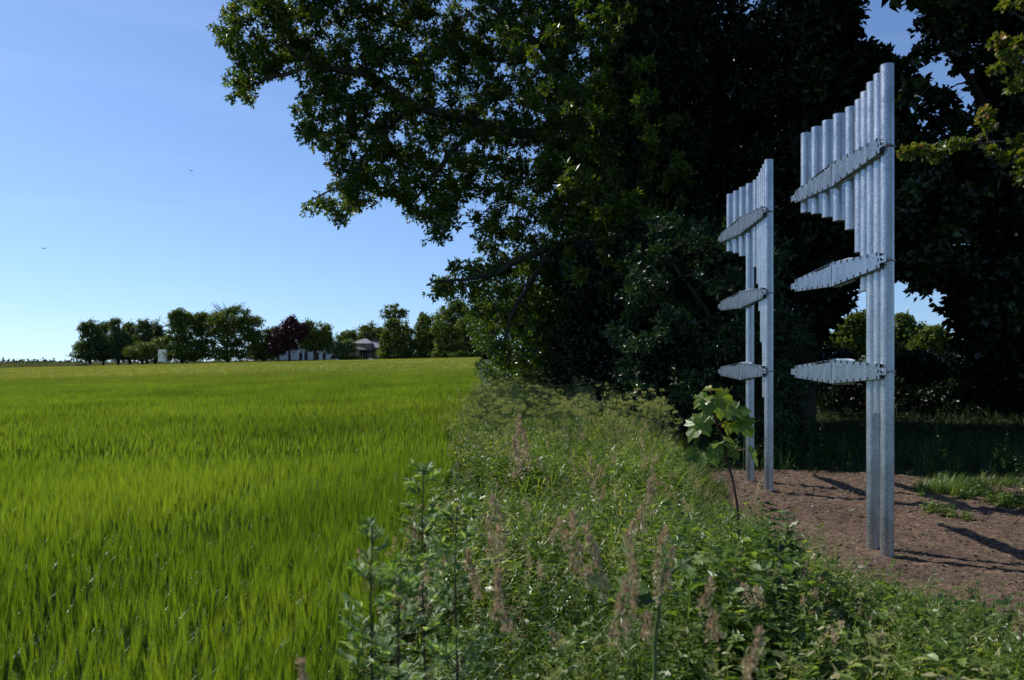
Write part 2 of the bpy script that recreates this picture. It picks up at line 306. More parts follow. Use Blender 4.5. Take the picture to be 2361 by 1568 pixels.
# ---------------------------------------------------------------- barley field
def field_edge(Y): return np.interp(Y, [0, 18, 40, 100, 240], [-.68, -.72, -1.7, -5, -9])
def barley_template(full, wmul=1.0):
    g = Geo(); H = random.uniform(.5, .62)
    a = random.random()*6.28; lean = random.uniform(0, .10)
    tip = np.array((math.cos(a)*lean*H, math.sin(a)*lean*H, H))
    w_ = .0035*wmul; b = random.random()*3.14; s = np.array((math.cos(b), math.sin(b), 0))*w_/2
    g.add([-s, s, tip+s*.7, tip-s*.7], Q=[(0, 1, 2, 3)], mat=1, rnd=.3)
    for k in range(3 if full else 2):
        z = H*random.uniform(.3, .85); blade(g, tip*z/H, random.random()*6.28, random.uniform(.14, .24), .010*wmul, random.uniform(.25, .6), random.uniform(.8, 2.0), 3 if full else 2, rnd=random.uniform(0, 1), mat=1)
    d = nrm(tip+np.array((random.uniform(-.1, .1), random.uniform(-.1, .1), 0))); eL = .07; u = nrm(np.cross(d, (1, .3, 0))); v = np.cross(d, u)
    e0 = tip; e1 = tip+d*eL*.5; e2 = tip+d*eL; r = .0055*wmul
    ring = [e1+u*r, e1-u*.5*r+v*r*.87, e1-u*.5*r-v*r*.87]
    g.add([e0, *ring, e2], T=[(0, 1, 2), (0, 2, 3), (0, 3, 1), (4, 2, 1), (4, 3, 2), (4, 1, 3)], rnd=.55)
    for k in range(12 if full else 6):
        p0 = tip+d*eL*random.uniform(.2, 1); sp = random.uniform(.02, .13); aa = random.random()*6.28
        dd = nrm(d+u*math.cos(aa)*sp+v*math.sin(aa)*sp); L = random.uniform(.11, .19); sd_ = nrm(np.cross(dd, np.random.rand(3)-.5))*.0011*wmul*(1 if full else 1.4)
        g.add([p0-sd_, p0+sd_, p0+dd*L], T=[(0, 1, 2)], rnd=random.uniform(.6, 1))
    return g
np.random.seed(5)
T1 = [barley_template(True) for _ in range(14)]; T2 = [barley_template(False, 1.7) for _ in range(12)]
def clump_template(nsp, wd, hh, spread, mat=0):
    g = Geo()
    for k in range(nsp):
        x, y = np.random.normal(0, spread, 2); h = hh*random.uniform(.85, 1.1); a = random.random()*3.14; lx, ly = np.random.normal(0, .06, 2)
        s = np.array((math.cos(a), math.sin(a), 0))*wd*random.uniform(.6, 1.2)/2; b = np.array((x, y, .2)); t = np.array((x+lx*h, y+ly*h, h)); m = (b*.35+t*.65)
        g.add([b-s*.7, b+s*.7, m+s, m-s, t], Q=[(0, 1, 2, 3)], T=[(3, 2, 4)], rnd=random.random(), mat=mat)
    return g
def field_pts(y0, y1, n, bias=1.0):
    Y = y0+(y1-y0)*rng.random(n*2)**bias; X = rng.random(n*2); xr = field_edge(Y); xl = -(.70*Y+1.2)
    keep = rng.random(n*2) < (xr-xl)/(xr-xl).max(); X = xl+(xr-xl)*X
    X, Y = X[keep], Y[keep]; return np.stack([X, Y, gz(X, Y)-.01], -1)
g = Geo()
def rowed(p):                                          # drilled rows 12 cm apart with gaps
    q = p.copy(); q[:, 0] = np.round(q[:, 0]/.12)*.12+rng.normal(0, .018, len(q)); d = fbm(q[:, 0], q[:, 1], 1.2, 2, 3); return q[rng.random(len(q)) < np.clip((d-.22)*3.5, .6, 1)]
hgt = lambda p: 1+.22*(fbm(p[:, 0], p[:, 1], .45, 3, 7)-.5)+rng.normal(0, .05, len(p))
p = rowed(field_pts(1.3, 9.5, 24000)); scatter(g, T1, p, hgt(p)*np.interp(p[:, 1], [1.3, 5], [.96, 1]), .07)
p = rowed(field_pts(9, 24, 34000)); scatter(g, T2, p, hgt(p), .07)
T3 = [clump_template(9, .014, .70, .07) for _ in range(8)]; T3b = [clump_template(9, .014, .70, .07, 2) for _ in range(8)]; p = field_pts(22, 64, 60000); sc_ = 1+.16*(fbm(p[:, 0], p[:, 1], .3, 3, 7)-.5)+rng.normal(0, .03, len(p)); m_ = rng.random(len(p)) < (p[:, 1]-22)/55
scatter(g, T3, p[~m_], sc_[~m_], .05); scatter(g, T3b, p[m_], sc_[m_], .05)
p = field_pts(12, 24, 9000); scatter(g, T3b, p, rng.uniform(.85, 1.05, len(p)), .06)
T4 = [clump_template(6, .06, .70, .25, 2) for _ in range(8)]; p = field_pts(56, 222, 45000, 1.2); p = p[p[:, 0] < 0]; scatter(g, T4, p, 1+.10*(fbm(p[:, 0], p[:, 1], .1, 3, 7)-.5)+rng.normal(0, .03, len(p)), .05)
# the closed canopy between the stalks
def canopy(xs, ys):
    X, Y = np.meshgrid(xs, ys, indexing='ij'); E = field_edge(Y); X = E-(E+.75*Y+6)*X
    Z = gz(X, Y)+np.interp(Y, [8, 14, 60, 200], [.05, .36, .55, .60])+(fbm(X, Y, 3, 3)-.5)*.10; nx, ny = X.shape
    i = np.arange(nx-1)[:, None]*ny+np.arange(ny-1)[None]; q = np.stack([i, i+ny, i+ny+1, i+1], -1).reshape(-1, 4)
    g.add(np.stack([X, Y, Z], -1).reshape(-1, 3), Q=q, mat=3, smooth=False)
canopy(np.linspace(0, 1, 220), np.geomspace(8, 222, 260))
o = g.obj('barley', [M['barley'], M['barleyleaf'], M['barleyfar'], M['canopy']]); tag(o, 'green bearded barley standing in the open field', 'barley', kind='stuff')

# ---------------------------------------------------------------- pan pipe sculptures
XC = 3.30; RP = .0572
def hollow_pipe(name, X, Y, z0, z1, parent, r=RP):
    g = Geo(); n = 40; a = np.arange(n)/n*2*np.pi; c, s_ = np.cos(a), np.sin(a); ri = r-.0045
    def ring(rr, z): return np.stack([X+rr*c, Y+rr*s_, np.full(n, z)], -1)
    j = np.arange(n); k = (j+1) % n
    zz = np.linspace(z0, z1, 3)
    for (ra, za, rb, zb, sm) in ((r, z0, r, z1, True), (r, z1, ri, z1, False), (ri, z1, ri, z0, True), (ri, z0, r, z0, False)):
        g.add(np.concatenate([ring(ra, za), ring(rb, zb)]), Q=np.stack([j, k, k+n, j+n], -1), smooth=sm)
    return g.obj(name, M['steel'], parent, loc=(X, Y, z0))
def plate_half(sgn, bz, y0, X, parent, ymid):
    # one tapered half of a beam: folded sheet with slotted edges and punched holes
    bm = bmesh.new(); s_end, s_tab, h0, h1, ht = 1.03, 1.155, .118, .066, .032
    def hh(s): return h0+(h1-h0)*s/s_end
    top = [(.004, hh(0))]; slots = []
    k = 7
    for i in range(k):
        s = .085+i*.143; slots.append(s)
        if i == k-1: s = s_end-.045
        w_ = .013; d = .026
        top += [(s-w_, hh(s-w_)), (s-w_, hh(s)-d), (s+w_, hh(s)-d), (s+w_, hh(s+w_))]
    top += [(s_end, hh(s_end)), (s_end, ht), (s_tab, ht)]
    out = top+[(s, -t) for s, t in reversed(top)]
    loops = [out]
    def hole(s, t, r, n=8, e=1.0): loops.append([(s+r*math.cos(2*math.pi*i/n), t+r*e*math.sin(2*math.pi*i/n)) for i in range(n)])
    for i in range(6): hole(.16+i*.143, hh(.16+i*.143)*.52, .0048); hole(.16+i*.143, -hh(.16+i*.143)*.52, .0048)
    hole(s_end-.02, 0, .014, 14, 1.5); hole(s_end+.05, .004, .006); hole(s_tab-.03, .012, .0045); hole(s_tab-.03, -.012, .0045); hole(.935, .012, .0045); hole(.935, -.012, .0045)
    edges = []
    for lp in loops:
        vs = [bm.verts.new((0, sgn*s, t)) for s, t in lp]
        edges += [bm.edges.new((vs[i], vs[(i+1) % len(vs)])) for i in range(len(vs))]
    bmesh.ops.triangle_fill(bm, use_beauty=True, use_dissolve=False, edges=edges, normal=(-1, 0, 0))
    # flanges between the slots, folded back toward the pipes
    for up in (1, -1):
        pts = [(s, t*up) for s, t in top]
        segs = [(0, 1)]+[(4+4*i, 5+4*i) for i in range(k-1)]
        for a, b in segs:
            (sa, ta), (sb, tb) = pts[a], pts[b]; dp = .062
            v = [bm.verts.new(c) for c in ((.0005, sgn*sa, ta-up*.0005), (.0005, sgn*sb, tb-up*.0005), (dp, sgn*sb, tb-up*.004), (dp, sgn*sa, ta-up*.004))]; bm.faces.new(v)
    npf = len(bm.faces)
    for s_ in slots:                                   # black boxes standing in for the shade inside the edge slots
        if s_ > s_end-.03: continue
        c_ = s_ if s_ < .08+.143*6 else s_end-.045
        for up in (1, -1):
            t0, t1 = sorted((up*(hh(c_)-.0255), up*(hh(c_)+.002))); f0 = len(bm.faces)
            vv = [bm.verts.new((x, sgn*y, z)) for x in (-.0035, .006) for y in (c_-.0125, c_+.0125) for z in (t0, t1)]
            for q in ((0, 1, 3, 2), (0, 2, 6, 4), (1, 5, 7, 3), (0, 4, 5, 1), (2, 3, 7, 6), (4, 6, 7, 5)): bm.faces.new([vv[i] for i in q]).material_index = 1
    me = bpy.data.meshes.new('beam_plate'); bmesh.ops.recalc_face_normals(bm, faces=bm.faces); bm.to_mesh(me); bm.free(); me.materials.append(M['plate']); me.materials.append(M['slotshade'])
    o = bpy.data.objects.new('beam_plate', me); COL.objects.link(o); o.parent = parent; o.location = Vector((X, ymid, bz))-parent_world(parent)
    m = o.modifiers.new('thickness', 'SOLIDIFY'); m.thickness = .003; m.offset = 0
    return o
def sculpture(label, lefts, tops, bots, shift_lr, beams, ylast=None):
    Ys = []
    for xl in lefts:
        th = (xl-CX)/F; Ys.append((XC-RP/math.cos(math.atan(th)))/th)
    root = empty('pipe_sculpture', (XC, Ys[-1], float(gz(XC, Ys[-1]))), label, 'sculpture', 'galvanised pipe sculptures')
    for i, Y in enumerate(Ys):
        z1 = EYE+(HZ-tops[i])/F*Y; z0 = EYE+(HZ-bots[i])/F*Y if bots[i] else float(gz(XC, Y))-.15
        hollow_pipe('pipe', XC, Y, z0, z1, root)
    PX = 3.195; ymid = Ys[-1]+.955
    for bz in beams:
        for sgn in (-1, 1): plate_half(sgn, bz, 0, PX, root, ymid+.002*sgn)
        # inner web closing the folded beam, and the strut fixed behind the fold
        g = Geo(); x_ = PX+.05
        g.add([(x_, ymid-1.0, bz-.06), (x_, ymid-1.0, bz+.06), (x_, ymid, bz+.108), (x_, ymid+1.0, bz+.06), (x_, ymid+1.0, bz-.06), (x_, ymid, bz-.108)], Q=[(0, 1, 2, 5), (5, 2, 3, 4)])
        g.obj('inner_web', M['bolt'], root); g = Geo()
        for up in (1, -1):
            tube(g, [(PX+.045, ymid+.02, bz+up*.118), (PX+.05, ymid-.3, bz+up*.112), (PX+.06, ymid-.42, bz+up*.098)], .013, 8)
            tube(g, [(PX-.006, ymid-.02, bz+up*.118), (PX+.09, ymid-.02, bz+up*.118)], .011, 6)
        g.obj('brace', M['plate'], root)
        # clamp round the tall end pipe
        g = Geo(); a = np.linspace(0, 2*np.pi, 25); Yl = Ys[-1]
        tube(g, np.stack([XC+(RP+.007)*np.cos(a), Yl+(RP+.007)*np.sin(a), np.full(25, bz)], -1), .0075, 8)
        tube(g, [(PX-.004, Yl-.13, bz), (PX+.10, Yl-.09, bz)], .009, 8); tube(g, [(PX-.012, Yl-.125, bz), (PX-.002, Yl-.125, bz)], .017, 6)
        tube(g, [(PX+.02, Yl-.12, bz+.03), (PX+.06, Yl-.07, bz+.035)], .010, 8); tube(g, [(PX+.02, Yl-.12, bz-.03), (PX+.06, Yl-.07, bz-.035)], .010, 8)
        g.obj('clamp', M['bolt'], root)
    return root, Ys
sculpture('nearer and larger of the two galvanised pan-pipe sculptures, on bare brown soil at the right',
          [1846, 1870, 1895, 1920, 1948, 1970, 1983, 1997, 2013, 2029], [308, 294, 279, 264, 248, 231, 213, 191, 172, 150],
          [491, 494, 502, 510, 530, 582, 671, None, 952, None], 0, (1.65, 2.62, 3.62))
sculpture('farther and smaller-looking galvanised pan-pipe sculpture, behind the sycamore sapling',
          [1675, 1690, 1704, 1719.5, 1735.5, 1744, 1748.5, 1752.5, 1757, 1762], [448, 441, 432.5, 424, 416, 407.6, 398.5, 389, 379.5, 369],
          [580, 584, 591, None, 616, 655, 717, 789, 916, None], 0, (1.66, 2.66, 3.70))

# ---------------------------------------------------------------- trees near by
def rot_pts(poly, n, ymin=None):
    poly = np.array(poly, float); lo, hi = poly.min(0), poly.max(0); out = []
    while len(out) < n:
        q = lo+(hi-lo)*rng.random((n*2, 2)); q = q[inpoly(q[:, 0], q[:, 1], poly)]; out += list(q)
    return np.array(out[:n])
def clumps_from(poly, n, Yf, rpx, holes=(), wob=0.0):
    """clump centres (world) filling an outline at distances given by Yf(x, y, u)"""
    q = rot_pts(np.array(poly, float), int(n*1.7)); w_ = np.stack([fbm(q[:, 0], q[:, 1], .012, 3, 5)-.5, fbm(q[:, 0], q[:, 1], .012, 3, 25)-.5], -1)*wob; ok = np.ones(len(q), bool); r = rpx*.55
    for a in np.arange(8)/8*2*np.pi: ok &= inpoly(q[:, 0]+w_[:, 0]+r*np.cos(a), q[:, 1]+w_[:, 1]+r*np.sin(a), poly) | (rng.random(len(q)) < .11)
    for (hx, hy, rx, ry) in holes: ok &= ((q[:, 0]-hx)/(rx+r))**2+((q[:, 1]-hy)/(ry+r))**2 > 1
    q = q[ok][:n]; Y = Yf(q[:, 0], q[:, 1], rng.random(len(q)))
    return np.stack([(q[:, 0]-CX)/F*Y, Y, EYE+(HZ-q[:, 1])/F*Y], -1), rpx/F*Y
def grow(g, limbs, C, rad, r0=.05):
    """branches: limbs, then every clump joined to the nearest branch already there"""
    nodes = []; nr = []
    for pts, ra, rb in limbs:
        pts = np.array(pts, float); n = 8*(len(pts)-1)+1; t = np.linspace(0, len(pts)-1, n); q = np.stack([np.interp(t, np.arange(len(pts)), pts[:, k]) for k in range(3)], -1)
        q[1:-1] = (q[:-2]+q[1:-1]*2+q[2:])/4; q += rng.normal(0, .02, q.shape)*min(1, ra*8); rr = np.linspace(ra, rb, n)
        tube(g, q, rr, 9); nodes += list(q); nr += list(rr)
    nodes = np.array(nodes); nr = np.array(nr); d = np.array([np.min(np.linalg.norm(nodes-c, axis=1)) for c in C]); order = np.argsort(d)
    for i in order:
        c = C[i]; dd = np.linalg.norm(nodes-c, axis=1); j = int(np.argmin(dd)); a = nodes[j]; L = dd[j]
        ra = min(nr[j]*.7, .012+.018*L); mid = (a+c)/2+rng.normal(0, .1, 3)*L+np.array((0, 0, .06*L)); rb = max(.005, ra*.45)
        m1 = a*.7+mid*.3; t = np.linspace(0, 1, 5)[:, None]; q = a*(1-t)**2+2*t*(1-t)*mid+c*t**2; q[1:-1] += rng.normal(0, .03*L, (3, 3))
        tube(g, q, np.linspace(ra, rb, 5), 4); nodes = np.concatenate([nodes, q[1:]]); nr = np.concatenate([nr, np.linspace(ra, rb, 5)[1:]])
def foliage(g, gt, C, rad, tips, per, L, W, aspect=(1, 1, .8), up=.9, twigs=True, droop=0.0, rpow=1.0, edge=.5):
    N = len(C); k = np.repeat(np.arange(N), tips); r = rad[k][:, None]
    off = nrm(rng.normal(0, 1, (len(k), 3)))*(rng.random((len(k), 1))**edge)*r*np.array(aspect); tip = C[k]+off; tip[:, 2] -= droop*rng.random(len(k))*rad[k]
    if twigs:
        a = C[k]+off*.15; s = nrm(np.cross(off, rng.normal(0, 1, off.shape)))*.005; m = (a+tip)/2+rng.normal(0, .06, off.shape)*r
        V = np.stack([a-s, a+s, m+s*.8, m-s*.8, tip], 1).reshape(-1, 3); o = np.arange(len(k))[:, None]*5
        gt.add(V, Q=o+np.array([[0, 1, 2, 3]]), T=o+np.array([[3, 2, 4]]), mat=1)
    kk = np.repeat(np.arange(len(k)), per); n = len(kk); td = nrm(off)[kk]
    d = nrm(td*.7+rng.normal(0, .7, (n, 3))); nn = nrm(rng.normal(0, .75, (n, 3))+np.array((0, 0, up)))
    base = tip[kk]+d*L*.12-td*(rng.random((n, 1))*L*1.1); cr = rng.random(N)[k[kk]]
    rnd = np.clip((rng.random(n)*.6+cr*.4), 0, 1)**rpow
    sz = rng.uniform(.7, 1.2, n); leaves(g, base, d, nn, L*sz, W*sz, rnd)
EXTRA = {}
def tree(name, label, cat, base, limbs, C, rad, mat, tips, per, L, W, group=None, **kw):
    if name in EXTRA: C = np.concatenate([C, EXTRA[name]]); rad = np.concatenate([rad, np.full(len(EXTRA[name]), 1.1)])
    root = empty(name, (base[0], base[1], float(gz(base[0], base[1]))), label, cat, group)
    gt = Geo(); gl = Geo(); base3 = (base[0], base[1], float(gz(base[0], base[1]))-.2)
    lim = []
    for l in limbs:
        pts = [base3 if q is None else q for q in l[0]]; lim.append((pts, l[1], l[2]))
    foliage(gl, gt, C, rad, tips, per, L, W, **kw); grow(gt, lim, C, rad)
    gt.obj('trunk', [M['bark'], M['twig']], root, loc=base3); gl.obj('crown', mat, root, loc=base3); return root

OAK = [(600, -120), (540, -20), (505, 30), (468, 58), (490, 92), (470, 125), (512, 165), (523, 228), (590, 235), (600, 200), (655, 165), (700, 190), (668, 220), (680, 300), (725, 350), (760, 400), (705, 425), (660, 480), (740, 500), (800, 522), (850, 470), (905, 450), (942, 522), (975, 500), (985, 560), (1025, 582), (1045, 530), (1085, 500), (1095, 560), (1030, 600), (1000, 640), (930, 652), (1000, 692), (1060, 705), (1090, 720), (1120, 780), (1140, 860), (1250, 880), (1480, 870), (1560, 600), (1560, -350), (1100, -560), (760, -420)]
oakY = lambda x, y, u: np.interp(x, [450, 900, 1150, 1600], [18.7, 18.6, 18.0, 17.8])+u*np.interp(x, [450, 800, 1200, 1600], [1.2, 2.8, 6, 7])
C, rad = clumps_from(OAK, 3000, oakY, 27); C2, rad2 = clumps_from([(1120, 60), (1300, -60), (1500, 40), (1600, 240), (1640, 420), (1600, 600), (1480, 700), (1300, 650), (1190, 480), (1240, 300)], 190, lambda x, y, u: 14.8+u*4.5, 26); C = np.concatenate([C, C2]); rad = np.concatenate([rad, rad2]); 
tb = P(1450, 560, 20)
limbs = [([None, P(1455, 700, 20), tb], .30, .24), ([tb, P(1300, 330, 19.3), P(1100, 282, 19.4), P(950, 243, 19.5), P(850, 172, 19.4), P(720, 152, 19.3), P(620, 182, 19.2), P(555, 205, 19.2)], .16, .02),
         ([P(720, 152, 19.3), P(650, 95, 19.2), P(640, 10, 19.2), P(600, -60, 19.2)], .06, .015), ([tb, P(1380, 250, 20), P(1200, 60, 19), P(1000, -90, 19.5), P(800, -230, 19.5)], .14, .03),
         ([P(1100, 282, 19.4), P(1000, 400, 19.4), P(950, 470, 19.4)], .08, .02), ([P(950, 243, 19.5), P(860, 330, 19.3), P(800, 420, 19.3), P(700, 470, 19.2)], .06, .012),
         ([tb, P(1280, 560, 19), P(1120, 640, 18.5), P(980, 655, 18)], .14, .015), ([tb, P(1440, 200, 21), P(1420, -300, 21)], .2, .05), ([P(1280, 560, 19), P(1180, 720, 18.5), P(1150, 840, 18.5)], .07, .02)]
tree('oak_tree', 'spreading oak whose long leafy limb hangs over the barley field', 'tree', (2.9, 20.2), limbs, C, rad, M['oak'], 13, 7, .120, .058, droop=.45)

def bushes(name, label, cat, base, poly, n, Y0, Y1, rpx, mat, tips, per, L, W, holes=(), group=None, trunkr=.12, wob=150.0, **kw):
    C, rad = clumps_from(poly, n, lambda x, y, u: Y0(x, y)+u*Y1, rpx, holes, wob); zc = C[:, 2]-gz(C[:, 0], C[:, 1]); C = C[zc > .1]; rad = rad[zc > .1]
    b = np.array((base[0], base[1], float(gz(*base)))); hi = np.array((C[:, 0].mean(), C[:, 1].mean(), C[:, 2].max()*.8)); m = np.array((base[0], base[1], hi[2]*.45))
    ls = [([None, m, hi], trunkr, trunkr*.3)]
    for k in range(5):
        c = C[rng.integers(len(C))]; ls.append(([b*.6+m*.4, (m+c)/2, c], trunkr*.5, .02))
    return tree(name, label, cat, base, ls, C, rad, mat, tips, per, L, W, group=group, **kw)
lin = lambda x0, y0, x1, y1: (lambda x, y: np.interp(x, [x0, x1], [y0, y1]))
HAWPOLY = [(1110, 640), (1085, 775), (1110, 800), (1080, 850), (1105, 872), (1095, 892), (1150, 910), (1250, 925), (1330, 940), (1330, 600), (1200, 600)]
bushes('hawthorn_tree', 'hawthorn with yellow-tipped leaves reaching out at the far hedge end beside the barley', 'tree', (.3, 25.5), HAWPOLY, 420, lin(1080, 25, 1330, 19.5), 4.5, 30, M['haw'], 16, 5, .10, .06)
HAZEL = [(1250, 560), (1250, 900), (1330, 935), (1420, 960), (1500, 985), (1560, 1010), (1600, 900), (1600, 560)]
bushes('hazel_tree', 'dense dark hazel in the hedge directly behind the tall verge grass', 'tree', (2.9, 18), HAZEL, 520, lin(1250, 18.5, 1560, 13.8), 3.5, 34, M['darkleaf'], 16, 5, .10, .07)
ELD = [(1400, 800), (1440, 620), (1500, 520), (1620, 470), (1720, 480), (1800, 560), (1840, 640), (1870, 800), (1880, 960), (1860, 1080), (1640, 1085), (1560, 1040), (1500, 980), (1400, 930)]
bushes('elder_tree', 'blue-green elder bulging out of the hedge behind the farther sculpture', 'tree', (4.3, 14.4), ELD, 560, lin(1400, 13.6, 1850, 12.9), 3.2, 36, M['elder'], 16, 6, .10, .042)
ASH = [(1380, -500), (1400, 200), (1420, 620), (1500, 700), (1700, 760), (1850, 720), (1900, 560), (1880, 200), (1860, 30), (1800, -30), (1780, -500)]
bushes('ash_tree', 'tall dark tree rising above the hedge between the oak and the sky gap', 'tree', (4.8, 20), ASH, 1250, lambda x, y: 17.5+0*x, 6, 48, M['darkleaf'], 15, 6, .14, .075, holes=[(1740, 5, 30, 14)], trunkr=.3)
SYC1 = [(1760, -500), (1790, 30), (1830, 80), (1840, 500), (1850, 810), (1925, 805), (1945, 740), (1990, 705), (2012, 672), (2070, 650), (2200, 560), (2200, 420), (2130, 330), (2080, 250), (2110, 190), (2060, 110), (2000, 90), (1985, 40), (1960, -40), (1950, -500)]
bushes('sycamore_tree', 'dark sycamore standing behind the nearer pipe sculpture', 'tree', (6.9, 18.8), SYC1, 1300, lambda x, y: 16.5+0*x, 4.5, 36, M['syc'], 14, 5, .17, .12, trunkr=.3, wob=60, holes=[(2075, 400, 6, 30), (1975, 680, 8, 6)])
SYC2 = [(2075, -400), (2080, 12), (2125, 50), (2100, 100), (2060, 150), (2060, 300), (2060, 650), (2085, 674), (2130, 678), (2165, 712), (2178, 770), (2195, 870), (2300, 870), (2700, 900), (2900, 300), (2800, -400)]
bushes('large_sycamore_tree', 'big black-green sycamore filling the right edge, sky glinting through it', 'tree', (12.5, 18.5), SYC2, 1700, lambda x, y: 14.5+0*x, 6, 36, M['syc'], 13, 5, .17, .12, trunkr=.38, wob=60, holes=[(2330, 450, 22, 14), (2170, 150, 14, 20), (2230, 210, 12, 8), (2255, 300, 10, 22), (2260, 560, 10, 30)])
# tree filling the shade behind
WD = [(1420, -200), (1420, 820), (1560, 900), (1900, 900), (1915, 730), (1960, 680), (1980, 560), (1960, -200)]
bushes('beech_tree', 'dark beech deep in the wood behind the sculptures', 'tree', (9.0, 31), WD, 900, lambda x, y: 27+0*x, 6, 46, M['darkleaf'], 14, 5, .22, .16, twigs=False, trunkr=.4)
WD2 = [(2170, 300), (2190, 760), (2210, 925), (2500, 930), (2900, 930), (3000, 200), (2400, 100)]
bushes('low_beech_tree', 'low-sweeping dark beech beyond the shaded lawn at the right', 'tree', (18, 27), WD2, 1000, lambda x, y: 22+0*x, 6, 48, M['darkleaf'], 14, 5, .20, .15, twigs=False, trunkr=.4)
EXTRA['sun_block_tree'] = np.stack([rng.uniform(3, 12.3, 420), rng.uniform(34, 41, 420), rng.uniform(1, 13, 420)], -1)  # tree mass added to keep the sun off the lawn
bushes('sun_block_tree', 'tall dense tree mass added behind the hazel to block sun from the lawn', 'tree', (4.5, 38), [(1270, 230), (1300, 850), (1560, 850), (1600, 200), (1420, 100)], 520, lambda x, y: 34+0*x, 8, 40, M['darkleaf'], 12, 5, .26, .2, twigs=False, trunkr=.4)
bushes('strip_hiding_shrub', 'dark shrub added before the hedge to hide the sunlit strip of lawn', 'shrub', (15, 25.5), [(1830, 850), (1900, 868), (2000, 860), (2120, 872), (2250, 850), (2400, 800), (2700, 780), (2700, 985), (2300, 975), (2050, 955), (1830, 965)], 520, lambda x, y: 22+0*x, 5, 26, M['darkleaf'], 14, 6, .12, .07, twigs=False, trunkr=.06, wob=60)  # added to cover the lit strip at the back of the lawn
# dark clipped hedge closing the lawn
HDG = [(1700, 812), (1900, 806), (2000, 810), (2100, 802), (2300, 806), (2700, 800), (2700, 935), (1700, 935)]
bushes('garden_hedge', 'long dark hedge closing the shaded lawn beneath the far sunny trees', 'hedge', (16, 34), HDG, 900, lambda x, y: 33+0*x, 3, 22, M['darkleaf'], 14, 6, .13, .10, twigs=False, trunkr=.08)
C = np.stack([rng.uniform(5.5, 26, 900), rng.uniform(9, 34, 900), rng.uniform(8.5, 17, 900)], -1); C = C[(C[:, 2]-EYE)/C[:, 1] > .50]; C = C[(C[:, 0]-4.6)*.62 > (11.0-C[:, 1])*.0+(C[:, 2]*0)][:700]; rad = np.full(len(C), 1.0)  # canopy added overhead to cut sky light on the lawn
tree('sky_block_canopy', 'added high canopy blocking sky light over the shaded lawn, mostly above the picture', 'tree', (14.5, 24), [([None, (14.2, 24, 6), (14, 22, 15)], .4, .15), ([(14.2, 24, 6), (11, 18, 11), (8, 14, 14)], .2, .05), ([(14.2, 24, 6), (18, 20, 10), (22, 16, 13)], .2, .05)], C, rad, M['darkleaf'], 14, 5, .30, .22, twigs=False)
# maple branches at the right, nearer than the sculpture
mC = []; 
for (x, y, Y) in [(2095, 350, 5.6), (2120, 345, 5.6), (2150, 342, 5.6), (2180, 338, 5.6), (2205, 335, 5.6), (2235, 330, 5.6), (2165, 352, 5.6), (2290, 345, 5.5), (2320, 365, 5.5), (2345, 330, 5.5), (2360, 380, 5.4), (2370, 350, 5.4), (2350, 405, 5.4), (2385, 310, 5.4),
                  (2300, 100, 5.8), (2330, 140, 5.8), (2355, 170, 5.8), (2320, 120, 5.8), (2290, 160, 5.8), (2350, 95, 5.8), (2320, 15, 5.9), (2350, 5, 5.9), (2375, 120, 5.8), (2340, 195, 5.8), (2380, 200, 5.8), (2400, 60, 5.8), (2270, 262, 5.6), (2275, 290, 5.6)]+[(random.uniform(2420, 3000), random.uniform(-500, 480), random.uniform(4.9, 6.4)) for _ in range(150)]:
    mC.append(P(x, y, Y))
mC = np.array(mC); mr = np.full(len(mC), .075); mr[28:] = .2
tree('field_maple_tree', 'field maple leaning in at the right edge with yellow-green leaves and reddish seeds', 'tree', (5.6, 5.6), [([None, P(2950, 600, 5.6), P(2900, 100, 5.6)], .14, .06), ([P(2930, 500, 5.6), P(2600, 330, 5.5), P(2360, 320, 5.5), P(2230, 335, 5.6), P(2100, 350, 5.6)], .02, .003), ([P(2900, 250, 5.6), P(2550, 150, 5.7), P(2350, 130, 5.8), P(2290, 150, 5.8)], .02, .004)],
     mC, mr, M['maple'], 12, 5, .042, .04, up=.5)

